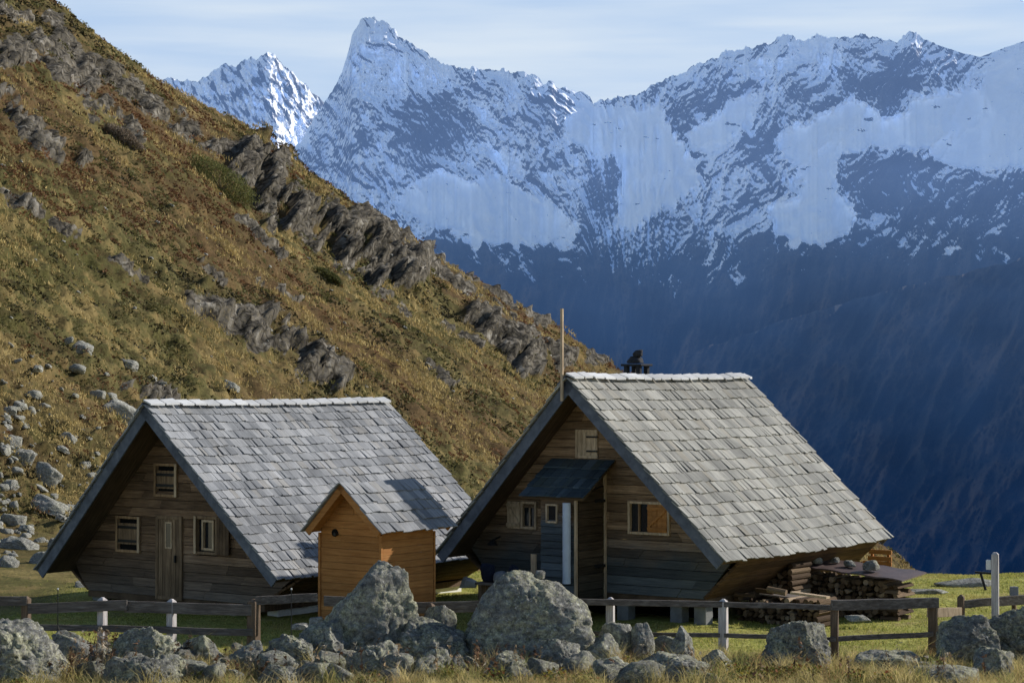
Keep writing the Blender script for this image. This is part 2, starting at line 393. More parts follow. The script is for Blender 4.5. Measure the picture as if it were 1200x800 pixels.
def outcrop_fields(px, py, nq):
    mask = np.zeros(px.shape); disp = np.zeros(px.shape)
    for oc in OUTCROPS:
        pts, R = oc[0], oc[1]; am = oc[2] if len(oc) > 2 else 1.0
        for (ax, ay), (bx, by) in zip(pts[:-1], pts[1:]):
            ex, ey = bx-ax, by-ay; ln = math.hypot(ex, ey); ex /= ln; ey /= ln
            wx, wy = px-ax, py-ay
            lo = wx*ex+wy*ey; q = -wx*ey+wy*ex + nq*R*.55
            over = np.maximum(np.maximum(-lo, lo-ln), 0)
            dd = np.hypot(q, over)
            mk = sstep(R*1.15, R*.75, dd)*(1-.75*sstep(.45, .8, (R-q)/(2*R)))
            s = (R-q)/(2*R)
            rp = am*1.5*sstep(0, .36, s)*np.clip(1.05-s, 0, 1)**.8*sstep(R*1.2, R*.5, over)
            mask = np.maximum(mask, mk); disp = np.maximum(disp, R*rp)
    return mask, disp

def build_ground():
    nc, nr = 640, 860
    t = np.linspace(-.36, .36, nc); y = 20*(330/20.)**np.linspace(0, 1, nr)
    T, Yg = np.meshgrid(t, y); X = T*Yg; Z = height(X, Yg)
    px = 600+F*T; py = HY-F*(Z-EYE)/Yg
    onhill = sstep(-1.5, 1.0, hill_base(X, Yg)-(-.48*np.maximum(0, Yg-60)))*sstep(56, 70, Yg)
    nq = fbm(px/22., py/22., .5, 4, .6)
    mask, dp = outcrop_fields(px, py, nq)
    mask *= onhill; dp *= onhill
    # talus of stones low on the left slope
    nrm = np.array([.73, -.13, 1.0]); nrm /= np.linalg.norm(nrm)
    uu = px*.80+py*.60; vv = -px*.60+py*.80
    rz = ridged(uu/32.+.5*nq, vv/19.+.3*nq, 1.3, 5, .6); rz2 = ridged(uu/10., vv/8., 4.4, 4, .6)
    blk = fbm(X/1.3, Yg/1.6, Z/1.0, 3, .6)
    brk = sstep(-.48, .05, fbm(px/30., py/30., 6.6, 4, .65)+.10)
    mask = mask*(.25+.75*brk); dp = dp*(.15+.85*brk)
    amt = dp*Yg/F*(.82+.20*rz)+mask*((rz-.62)*.9+(rz2-.6)*.7)*np.clip(Yg/140, .4, 1.3)+mask*blk*.30
    lum = (fbm(X/.85, Yg/1.2, 3.1, 4, .65)*.38+np.maximum(0, fbm(X/2.6, Yg/3.6, 9.1, 3))*.55)*onhill*(1-mask)
    amt = amt+lum
    X2, Y2, Z2 = X+nrm[0]*amt, Yg+nrm[1]*amt, Z+nrm[2]*amt
    m = NM('ground', .95, .05)
    p = m.pos()
    n0 = m.noise(p, .045, 4, .55); n1 = m.noise(p, .22, 5, .6, .4); n2 = m.noise(p, 1.1, 5, .65); n3 = m.noise(p, 5, 4, .7)
    mixn = m.math('ADD', m.math('MULTIPLY', n1, .55), m.math('ADD', m.math('MULTIPLY', n2, .35), m.math('MULTIPLY', n3, .12)))
    hillc = m.ramp(mixn, [(.36, (0.033, 0.030, 0.013)), (.44, (0.078, 0.053, 0.025)), (.50, (0.096, 0.087, 0.033)), (.57, (0.185, 0.137, 0.056)), (.68, (0.296, 0.229, 0.096))])
    rust = m.ramp(m.math('ADD', m.math('MULTIPLY', n0, .7), m.math('MULTIPLY', n2, .3)), [(.44, 0), (.58, .75)])
    hillc = m.mix(rust, hillc, m.ramp(n3, [(.3, (0.056, 0.033, 0.016)), (.7, (0.141, 0.081, 0.041))]))
    gr = m.ramp(m.math('ADD', m.math('MULTIPLY', n1, .7), m.math('MULTIPLY', n0, .3)), [(.36, .75), (.46, 0)])
    hillc = m.mix(gr, hillc, m.ramp(n3, [(.3, (0.041, 0.041, 0.013)), (.7, (0.111, 0.104, 0.033))]))
    mead = m.ramp(m.math('ADD', m.math('MULTIPLY', n2, .6), m.math('MULTIPLY', n3, .4)), [(.35, (.20, .21, .05)), (.5, (.36, .35, .09)), (.65, (.52, .45, .16))])
    fore = m.ramp(m.math('ADD', m.math('MULTIPLY', n2, .6), m.math('MULTIPLY', n3, .4)), [(.35, (.12, .09, .035)), (.5, (.30, .225, .085)), (.65, (.48, .37, .16))])
    bare = m.ramp(m.math('ADD', m.math('MULTIPLY', m.noise(p, .55, 5, .65), .7), m.math('MULTIPLY', n3, .3)), [(.52, 0), (.62, .75)])
    mead = m.mix(bare, mead, (.24, .185, .085))
    mead = m.mix(m.attr('fore'), mead, fore)
    c = m.mix(m.attr('hill'), mead, hillc)
    rk = m.noise(p, .8, 6, .7); rs = m.noise(m.pos((.9, .6, .9)), .7, 5, .65)
    rc = m.ramp(m.math('ADD', m.math('MULTIPLY', rk, .6), m.math('MULTIPLY', rs, .4)), [(.40, (.032, .029, .025)), (.54, (.135, .12, .098)), (.68, (.42, .39, .335))])
    rc = m.mix(m.ramp(n3, [(.5, 0), (.62, .5)]), rc, (.16, .13, .07))
    dv = m.n('ShaderNodeVectorMath', operation='ADD'); m.l(p, dv.inputs[0]); nv = m.n('ShaderNodeTexNoise', Scale=.5, Detail=4); m.l(p, nv.inputs['Vector'])
    sv = m.n('ShaderNodeVectorMath', operation='SCALE'); sv.inputs['Scale'].default_value = 2.6; m.l(nv.outputs['Color'], sv.inputs[0]); m.l(sv.outputs[0], dv.inputs[1])
    vr = m.n('ShaderNodeTexVoronoi', feature='DISTANCE_TO_EDGE', Scale=.62); m.l(dv.outputs[0], vr.inputs['Vector'])
    crk = m.ramp(vr.outputs['Distance'], [(0, .22), (.10, 1)]); rc = m.mix(1.0, rc, crk, 'MULTIPLY')
    rf = m.ramp(m.math('ADD', m.attr('rock'), m.math('MULTIPLY', m.math('SUBTRACT', n2, .5), 1.1)), [(.38, 0), (.55, 1)])
    c = m.mix(rf, c, rc); m.color(c)
    m.bump(m.math('ADD', n3, m.math('ADD', m.math('MULTIPLY', n2, 1.6), m.math('MULTIPLY', rk, 1.2))), .9, .07)
    fore_a = sstep(37.5, 35.8, Yg+fbm(X/2., Yg/2., 3.)*.8)
    hl = np.maximum(onhill, sstep(-9.2, -11.0, X)*sstep(41.5, 45, Yg)*.9)
    o = grid_mesh('ground', X2, Y2, Z2, m.m, {'hill': hl, 'rock': mask, 'fore': fore_a})
    tag(o, kind='structure')
    return X2, Y2, Z2, mask, onhill
GX, GY, GZ, GM, GH = build_ground()
def on_ground(px, py):
    """first ground vertex row seen at photo position px,py"""
    t = (px-600)/F; nc = GX.shape[1]
    j = int(round((t+.36)/.72*(nc-1))); j = min(max(j, 0), nc-1)
    e = (HY-py)/F; el = (GZ[:, j]-EYE)/GY[:, j]
    i = int(np.argmax(el >= e))
    if i == 0: i = len(el)-1
    return Vector((GX[i, j], GY[i, j], GZ[i, j]))

# ------------------------------------------------------------------ mountains
SKY = [(-300, 140), (-100, 120), (100, 170), (300, 190), (352, 168), (372, 130), (388, 104), (400, 84), (407, 60), (412, 40), (424, 20), (436, 18), (450, 28), (462, 34),
 (478, 48), (500, 64), (527, 75), (560, 80), (600, 82), (625, 86), (637, 97), (645, 90), (656, 102), (700, 116), (745, 114), (760, 100), (790, 88),
 (820, 75), (842, 66), (852, 57), (872, 58), (888, 54), (903, 50), (912, 42), (922, 38), (940, 44), (962, 41), (985, 45), (1015, 42), (1032, 50), (1052, 46), (1066, 38), (1080, 41), (1100, 51), (1130, 62), (1150, 66),
 (1165, 60), (1200, 48), (1260, 30), (1400, 10), (1600, 0)]
GLAC = [
 [(462, 235), (480, 215), (520, 195), (545, 205), (600, 222), (640, 236), (668, 256), (650, 282), (600, 290), (555, 292), (510, 268)],
 [(656, 140), (690, 120), (740, 120), (780, 122), (792, 150), (815, 188), (820, 210), (790, 242), (745, 264), (712, 274), (726, 240), (733, 215), (726, 190), (690, 176), (660, 165)],
 [(905, 165), (930, 142), (980, 120), (1000, 110), (1040, 130), (1060, 130), (1085, 105), (1155, 105), (1160, 70), (1210, 50), (1400, 60), (1400, 190), (1200, 192), (1140, 200), (1090, 182), (1020, 172), (985, 180), (978, 215), (990, 238), (1015, 246), (1000, 272), (960, 290), (930, 290), (903, 272), (897, 240), (935, 228), (945, 213), (925, 190)],
 [(805, 158), (850, 125), (880, 112), (880, 135), (850, 165), (812, 182)],
 [(340, 150), (374, 118), (362, 170), (330, 190), (320, 160)],
 [(650, 282), (676, 252), (682, 262), (660, 292)], [(1103, 291), (1132, 284), (1138, 292), (1112, 302)], [(852, 322), (864, 312), (872, 325), (862, 337)]]
CLIFF = [[(985, 172), (1030, 174), (1100, 186), (1150, 204), (1210, 196), (1400, 195), (1400, 330), (1200, 290), (1140, 262), (1060, 268), (1010, 242), (985, 232)],
 [(690, 190), (730, 186), (735, 215), (715, 262), (685, 245)], [(980, 80), (1060, 60), (1100, 70), (1085, 100), (1050, 125), (1000, 108)],
 [(500, 150), (545, 135), (560, 160), (540, 185), (500, 175)], [(800, 165), (818, 160), (822, 195), (812, 190)], [(455, 120), (520, 110), (560, 150), (520, 190), (470, 170)]]
def mountain_material():
    m = NM('mountain', .95, .05)
    p = m.pos(); n2 = m.noise(p, .02, 7, .7); n3 = m.noise(p, .09, 5, .7)
    sn = m.math('ADD', m.attr('snow'), m.math('MULTIPLY', m.math('SUBTRACT', n3, .5), .7))
    sf = m.ramp(sn, [(.43, 0), (.57, 1)])
    rockc = m.ramp(n2, [(.3, (.022, .023, .025)), (.6, (.075, .073, .070))])
    low = m.ramp(m.math('ADD', m.math('MULTIPLY', n2, .6), m.math('MULTIPLY', m.noise(p, .006, 4, .6), .4)), [(.40, (.022, .028, .028)), (.64, (.12, .088, .062))])
    low = m.mix(m.ramp(m.math('ADD', m.attr('scree'), m.math('MULTIPLY', m.math('SUBTRACT', n2, .5), .8)), [(.45, .75), (.75, 0)]), low, (.012, .016, .018))
    c = m.mix(m.attr('low'), rockc, low)
    c = m.mix(sf, c, m.ramp(m.noise(p, .035, 6, .65), [(.3, (.87, .87, .88)), (.65, (.95, .95, .95))]))
    m.color(c); m.bump(n3, .6, 3)
    em = m.n('ShaderNodeEmission'); m.l(m.attr('painted_haze', 'Color'), em.inputs['Color'])  # painted hazy glow, given off by the mountain surface itself
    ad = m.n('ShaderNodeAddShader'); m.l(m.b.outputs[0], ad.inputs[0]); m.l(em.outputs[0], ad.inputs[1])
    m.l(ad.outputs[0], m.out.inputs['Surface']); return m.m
def painted_haze_col(PY, f):
    """bluish hazy glow painted as emission, strongest on the high peaks, weak low in the valley"""
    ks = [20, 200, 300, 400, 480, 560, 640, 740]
    T_ = [(.088, .150, .300), (.080, .142, .292), (.042, .086, .188), (.025, .058, .138), (.014, .039, .103), (.007, .025, .076), (.003, .018, .064), (.002, .014, .054)]  # painted glow; the upper rows also lift the shaded snow
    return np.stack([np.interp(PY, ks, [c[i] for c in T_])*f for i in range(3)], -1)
MM = mountain_material()
def build_range():
    nc, nr = 1150, 460
    t = np.linspace(-.32, .36, nc); pxc = 600+F*t
    sk = np.array(SKY, float); top = np.interp(pxc, sk[:, 0], sk[:, 1])
    jag = fbm(pxc/22., 1.3, 0., 6, .66)*5.6+ridged(pxc/16., 7.3, 0., 4)*-5.5+3.2
    dome = np.clip(sstep(1085, 1110, pxc)*1.0, 0, .85); jag *= (1-dome)
    top = top+jag
    s = np.linspace(0, 1, nr)**1.08
    PY = top[None, :]+(740-top)[None, :]*s[:, None]; PX = np.broadcast_to(pxc[None, :], PY.shape)
    T = np.broadcast_to(t[None, :], PY.shape); Ee = (HY-PY)/F
    Yr = 3700*np.exp(-.62*T)
    # ribs, gullies and ledges of the rock, as one relief field in metre-like units
    u0, v0 = PX, PY
    wu = fbm(u0/60., v0/60., 2.2, 3)*16; wv = fbm(u0/60., v0/60., 7.9, 3)*16
    u, v = u0+wu, v0+wv
    selm = sstep(680, 800, u0)
    lean = .62*(1-2*selm)                                  # ribs lean down to the right on the left peak, to the left on the right peak
    r1 = ridged(u/110.-lean*v/170., v/190., 3.3, 4, .55); r2 = ridged((u-lean*v)/30., (v+lean*u)/85., 8.1, 4, .6)
    r3 = ridged((u-lean*v*.7)/10., (v+lean*u)/24., 5.1, 4, .62); r4 = fbm(u0/3.6, v0/4.2, 1.1, 4, .65)
    hf = (r1-.55)*60+(r2-.55)*34+(r3-.55)*11+r4*3.0
    g = np.full(PY.shape, 1e9)
    for P in GLAC: g = np.minimum(g, poly_sd(PX, PY, P))
    g = g+hf*.27+fbm(u0/18., v0/18., 4.1, 4, .6)*4.5
    gl = sstep(4.5, -3.5, g)
    cl = np.full(PY.shape, 1e9)
    for P in CLIFF: cl = np.minimum(cl, poly_sd(PX, PY, P))
    cl = sstep(14, -12, cl+hf*.3)
    dE = np.diff(Ee, axis=0, prepend=Ee[:1])
    cot = .72+.22*gl-.15*cl+.1*sstep(300, 420, PY)
    for _ in range(16):
        cot[:, 1:-1] = (cot[:, :-2]+cot[:, 1:-1]*2+cot[:, 2:])/4
    run = np.cumsum(-dE*cot, axis=0)*Yr
    k = Yr/F
    lowm = sstep(285, 350, PY+fbm(u0/30., v0/30., 2.2, 5, .65)*22+(r2-.55)*50-np.interp(PX, [500, 600, 700, 850, 900, 1000, 1200], [0, 0, 15, 28, 5, -12, -15]))
    gul = ridged((u0+v0*.25)/34., (v0)/150., 4.7, 4, .6)
    amp = (1-.88*gl)*(1-.6*lowm)
    hlow = (r1-.55)*60+(r2-.55)*6
    rel = ((1-gl)*hf+gl*hlow*.5)*(1-.5*lowm)*k+lowm*(gul-.55)*55*k
    # a few crest snowfields that catch the sun from the right
    for (a0, a1, b0, bw, hh_) in ((648, 698, 112, 15, 40), (1100, 1152, 54, 9, 34), (432, 474, 30, 10, 30), (430, 446, 75, 26, 14)):
        rel = rel-k*hh_*sstep(a0, a1, u0)*sstep(a1+40, a1+4, u0)*np.exp(-((v0-b0)/bw)**2)
    fadeT = sstep(0, .045, s)[:, None]
    Yd = Yr-run-rel*(.25+.75*fadeT)
    X = T*Yd; Z = EYE+Ee*Yd
    # snow lies on ledges (where the relief steps out downwards) and in gullies, thinner on steep ribs
    gv = np.gradient(hf, axis=0)/np.maximum(np.gradient(PY, axis=0), 1e-3); gv = gv/np.std(gv)
    cover = .65+.08*sstep(160, 40, PY)-.34*cl-.50*lowm-.24*sstep(235, 315, PY)+.14*fbm(u0/46., v0/46., 1.9, 3, .55)
    cover = cover+.10*sstep(500, 430, PX)*sstep(140, 40, PY)
    snow = cover+.20*np.clip(gv, -2.2, 2.2)-(r2-.55)*.55-(r1-.55)*.5+fbm(u0/2.6, v0/2.6, 9.3, 4, .68)*.13
    gsn = 1.12-1.2*np.maximum(0, fbm(u0/24., v0/5., 4.4, 5, .66)-.36)
    snow = np.clip(snow, -.5, 1.1)*(1-gl)+gl*gsn
    snow = snow*(1-lowm*.9)-lowm*.25
    # uneven painted hazy glow: brighter low on the left, dimmer low on the right
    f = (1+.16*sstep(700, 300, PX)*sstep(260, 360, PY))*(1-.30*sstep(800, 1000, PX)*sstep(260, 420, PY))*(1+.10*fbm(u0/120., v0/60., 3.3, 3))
    painted_haze = painted_haze_col(PY, f)
    o = grid_mesh('mountains', X, Yd, Z, MM, {'snow': snow, 'low': lowm, 'painted_haze': painted_haze, 'scree': gul})
    tag(o, kind='structure')
def build_far():
    nc, nr = 420, 200
    t = np.linspace(-.20, -.05, nc); pxc = 600+F*t
    tab = np.array([(100, 150), (180, 96), (200, 92), (232, 94), (247, 84), (262, 74), (275, 77), (288, 67), (300, 69), (312, 60), (322, 66), (335, 79), (350, 92), (362, 103), (376, 118), (400, 128), (480, 150)], float)
    top = np.interp(pxc, tab[:, 0], tab[:, 1])+fbm(pxc/9., 4.3, 0, 4, .6)*3.5
    s = np.linspace(0, 1, nr)
    PY = top[None, :]+(330-top)[None, :]*s[:, None]; PX = np.broadcast_to(pxc[None, :], PY.shape)
    T = np.broadcast_to(t[None, :], PY.shape); Ee = (HY-PY)/F
    u, v = PX, PY
    r1 = ridged(u/32., v/45., 1.3, 5, .6); r2 = ridged((u-v*.6)/12., v/22., 5.1, 4, .6)
    Yd = 6000-(Ee[:1]-Ee)*6000*.75-((r1-.5)*46+(r2-.5)*20)*2.5*(.35+.65*sstep(0, .1, s))[:, None]
    ridge = -1.1*np.abs(PX-312-(PY-60)*.12)*2.5
    Yd = Yd-ridge*.8
    snow = .62+fbm((u-v*.5)/6., v/14., 2.2, 4, .6)*.45-(r2-.5)*.4+.3*sstep(130, 180, PY)
    o = grid_mesh('distant_mountain', T*Yd, Yd, EYE+Ee*Yd, MM, {'snow': snow, 'low': snow*0, 'painted_haze': painted_haze_col(PY, 1.0), 'scree': snow*0+.5}); tag(o, kind='structure')
def build_spur():
    nc, nr = 420, 200
    t = np.linspace(.06, .36, nc); pxc = 600+F*t
    tab = np.array([(740, 760), (765, 540), (785, 460), (805, 420), (830, 404), (870, 392), (930, 372), (1000, 350), (1080, 330), (1160, 312), (1250, 290), (1500, 240)], float)
    top = np.interp(pxc, tab[:, 0], tab[:, 1])+fbm(pxc/40., 2.3, 0, 4, .5)*4
    s = np.linspace(0, 1, nr)
    PY = top[None, :]+(745-top)[None, :]*s[:, None]; PX = np.broadcast_to(pxc[None, :], PY.shape)
    T = np.broadcast_to(t[None, :], PY.shape); Ee = (HY-PY)/F
    r = ridged((PX+PY*.5)/50., (PY-PX*.6)/150., 2.3, 6, .58)
    Yd = 2050*np.exp(-.9*T)-(Ee[:1]-Ee)*2050*.9-(r-.5)*70
    painted_haze = painted_haze_col(PY, .82*(1+.16*fbm(PX/90., PY/60., 8.3, 3))*(1+.22*sstep(950, 780, PX)))
    o = grid_mesh('valley_slope', T*Yd, Yd, EYE+Ee*Yd, MM, {'snow': PX*0-.6, 'low': PX*0+1, 'painted_haze': painted_haze, 'scree': .62+.35*(r-.55)}); tag(o, kind='structure')
build_range(); build_far(); build_spur()

# ------------------------------------------------------------------ huts
A = math.radians(35.9); RZ = -A     # local x runs across the gable to the right, local y back along the ridge

def plank_wall(poly, rowh, th, y0, holes=(), seed=0, joint=2.2, gap=.012, lip=.012):
    """horizontal planks filling a convex outline (u,w) in the plane y=y0 (outer face), with rectangular holes"""
    rd = random.Random(seed); mb = MB(); P = poly
    lo, hi = min(p[1] for p in P), max(p[1] for p in P)
    def span(wv):
        xs = []
        for (a, b), (c, d) in zip(P, P[1:]+P[:1]):
            if (b <= wv <= d) or (d <= wv <= b):
                if abs(d-b) < 1e-9: xs += [a, c]
                else: xs.append(a+(c-a)*(wv-b)/(d-b))
        return (min(xs), max(xs)) if xs else None
    n = max(1, round((hi-lo)/rowh)); rh = (hi-lo)/n
    for i in range(n):
        a, b = lo+i*rh, lo+(i+1)*rh
        sa, sb = span(a+1e-4), span(b-1e-4)
        if not sa or not sb: continue
        segs = [[(sa[0], sb[0]), (sa[1], sb[1])]]
        mid = (a+b)/2
        for (hx0, hx1, hz0, hz1) in holes:
            if hz0 < mid < hz1:
                ns = []
                for (l, r) in segs:
                    if r[0] <= hx0 or l[0] >= hx1: ns.append([l, r]); continue
                    if l[0] < hx0: ns.append([l, (hx0, hx0)])
                    if r[0] > hx1: ns.append([(hx1, hx1), r])
                segs = ns
        for (l, r) in segs:
            cuts = [0.0]; ln = max(r[0], r[1])-min(l[0], l[1]); x = rd.uniform(.4, joint)
            while x < ln-.4: cuts.append(x/ln); x += rd.uniform(joint*.6, joint*1.3)
            cuts.append(1.0)
            for c0, c1 in zip(cuts[:-1], cuts[1:]):
                e = .003
                xa0, xa1 = l[0]+(r[0]-l[0])*c0+e, l[0]+(r[0]-l[0])*c1-e
                xb0, xb1 = l[1]+(r[1]-l[1])*c0+e, l[1]+(r[1]-l[1])*c1-e
                yo = y0+rd.uniform(-.012, .006)
                za, zb = a+gap/2, b-gap/2
                mb.hexa([(xa0, yo, za), (xa1, yo, za), (xa1, y0+th, za), (xa0, y0+th, za),
                         (xb0, yo+lip, zb), (xb1, yo+lip, zb), (xb1, y0+th, zb), (xb0, y0+th, zb)])
    return mb
def shingles(pk, ev, y0, y1, rows, wmin, wmax, seed, lift=.06, thick=.022, sag=.0, over=.07):
    """courses of separate shingles on the slope from ridge point pk to eave point ev (x,z)"""
    rd = random.Random(seed); mb = MB()
    dx, dz = ev[0]-pk[0], ev[1]-pk[1]; ln = math.hypot(dx, dz); sx, sz = dx/ln, dz/ln
    nx, nz_ = (-sz, sx) if sx > 0 else (sz, -sx)
    if nz_ < 0: nx, nz_ = -nx, -nz_
    ex = ln/rows
    for i in range(rows):
        y = y0-rd.uniform(0, .03)
        while y < y1-.02:
            wd = rd.uniform(wmin, wmax) if rd.random() < .8 else rd.uniform(wmax, wmax*1.35)
            ye = min(y+wd, y1+rd.uniform(0, .03))
            s0 = i*ex-.10; s1 = (i+1)*ex+over+rd.uniform(-.022, .022); l0 = .005+rd.uniform(0, .006); l1 = lift+rd.uniform(-.012, .02)
            if i == 0: s0 = 0
            tw = rd.uniform(-.010, .010)
            sk = rd.uniform(-.008, .008)
            def P(s, yy, h): return (pk[0]+sx*s+nx*h, yy, pk[1]+sz*s+nz_*h)
            g = rd.uniform(.002, .007)
            mb.hexa([P(s0, y+g, l0), P(s1, y+g+sk, l1-tw), P(s1, ye-g+sk, l1+tw), P(s0, ye-g, l0),
                     P(s0, y+g, l0+thick), P(s1, y+g+sk, l1-tw+thick), P(s1, ye-g+sk, l1+tw+thick), P(s0, ye-g, l0+thick)])
            y = ye
    return mb
def slope_slab(pk, ev, y0, y1, d0, d1, s0=0, s1=None):
    dx, dz = ev[0]-pk[0], ev[1]-pk[1]; ln = math.hypot(dx, dz); sx, sz = dx/ln, dz/ln
    s1 = ln if s1 is None else s1
    nx, nz_ = -sz, sx
    if nz_ < 0: nx, nz_ = -nx, -nz_
    def P(s, yy, h): return (pk[0]+sx*s+nx*h, yy, pk[1]+sz*s+nz_*h)
    return [P(s0, y0, d0), P(s1, y0, d0), P(s1, y1, d0), P(s0, y1, d0), P(s0, y0, d1), P(s1, y0, d1), P(s1, y1, d1), P(s0, y1, d1)]
def make_roof(root, pk, eR, eL, y0, y1, rows, wr, mat_sh, seed, barge=.20, deck=.09, capw=.39, sofmat='soffit', bargemat='barge', cap=True, lift=.042):
    dm = MB()
    for ev in (eR, eL): dm.hexa(slope_slab(pk, ev, y0+.03, y1-.03, -deck-.01, -.004, s0=.02))
    roof = dm.build('roof', M[sofmat], root)
    for ev, sd in ((eR, seed), (eL, seed+1)):
        o = shingles(pk, ev, y0-.05, y1+.04, rows, wr[0], wr[1], sd, lift=lift).build('shingles', M[mat_sh], roof)
        for yy in (y0, y1-.04):
            MB().hexa(slope_slab(pk, ev, yy, yy+.04, -barge, -.002)).build('barge_board', M[bargemat], roof)
    if cap:
        mb = MB(); rd = random.Random(seed+5); y = y0-.05
        sx, sz = .62, -.52
        while y < y1:
            ye = min(y+capw*rd.uniform(.85, 1.12), y1+.04); h0 = .075+rd.uniform(-.008, .012); t = rd.uniform(-.015, .015)
            a = (pk[0]-.03, pk[1]+h0+.035); b = (pk[0]+.19+rd.uniform(-.01, .02), pk[1]-.045+h0*.9)
            mb.hexa([(a[0], y+.03, a[1]-.02), (b[0], y+.03+t, b[1]-.02), (b[0], ye-.035+t, b[1]-.02), (a[0], ye-.035, a[1]-.02),
                     (a[0], y+.03, a[1]+.015), (b[0], y+.03+t, b[1]+.012), (b[0], ye-.035+t, b[1]+.03), (a[0], ye-.035, a[1]+.03)])
            y = ye
        mb.build('ridge_cap', M['cap'], roof)
        mb = MB(); mb.hexa([(pk[0]-.22, y0-.04, pk[1]-.16), (pk[0]-.04, y0-.04, pk[1]+.03), (pk[0]-.04, y1+.02, pk[1]+.03), (pk[0]-.22, y1+.02, pk[1]-.16),
                            (pk[0]-.24, y0-.04, pk[1]-.12), (pk[0]-.04, y0-.04, pk[1]+.07), (pk[0]-.04, y1+.02, pk[1]+.07), (pk[0]-.24, y1+.02, pk[1]-.12)])
        mb.build('ridge_board', M[bargemat], roof)
    for o in roof.children:
        if o.name.split('.')[0] not in ('shingles', 'ridge_cap'): continue
        for v_ in o.data.vertices:
            q = (v_.co.y-y0)/(y1-y0); v_.co.z -= max(0, math.sin(PI*q))*.035*min(1, (y1-y0)/6)+.007*math.sin(v_.co.y*4.1+v_.co.z*2.3)
    return roof
def frame_mb(x0, x1, z0, z1, y, t=.06, d=.05):
    mb = MB()
    mb.box(x0-t, x0, y-d, y+.05, z0-t, z1+t); mb.box(x1, x1+t, y-d, y+.05, z0-t, z1+t)
    mb.box(x0, x1, y-d+.004, y+.05, z1, z1+t); mb.box(x0, x1, y-d+.004, y+.05, z0-t, z0)
    return mb
def boards(x0, x1, z0, z1, y0, y1, n):
    mb = MB(); w_ = (x1-x0)/n
    for i in range(n): mb.box(x0+i*w_+.004, x0+(i+1)*w_-.004, y0+random.uniform(-.004, .004), y1, z0, z1)
    return mb
def eave_panel(a, b, y0, y1, n, mat, root, name='eave_panel'):
    """boards running along the building, closing the slope between wall foot a and eave b (x,z)"""
    mb = MB(); sgn = 1 if b[0] > a[0] else -1
    dx, dz = b[0]-a[0], b[1]-a[1]; ln = math.hypot(dx, dz); nx, nz_ = dz/ln*sgn, -abs(dx)/ln
    nx = abs(nx)*sgn
    for i in range(n):
        t0, t1 = i/n+.006, (i+1)/n-.006; o = random.uniform(0, .012)
        p0 = (a[0]+dx*t0+nx*o, a[1]+dz*t0+nz_*o); p1 = (a[0]+dx*t1+nx*o, a[1]+dz*t1+nz_*o)
        q0 = (p0[0]-nx*.05, p0[1]-nz_*.05); q1 = (p1[0]-nx*.05, p1[1]-nz_*.05)
        mb.hexa([(q0[0], y0, q0[1]), (p0[0], y0, p0[1]), (p0[0], y1, p0[1]), (q0[0], y1, q0[1]),
                 (q1[0], y0, q1[1]), (p1[0], y0, p1[1]), (p1[0], y1, p1[1]), (q1[0], y1, q1[1])])
    return mb.build(name, M[mat], root)

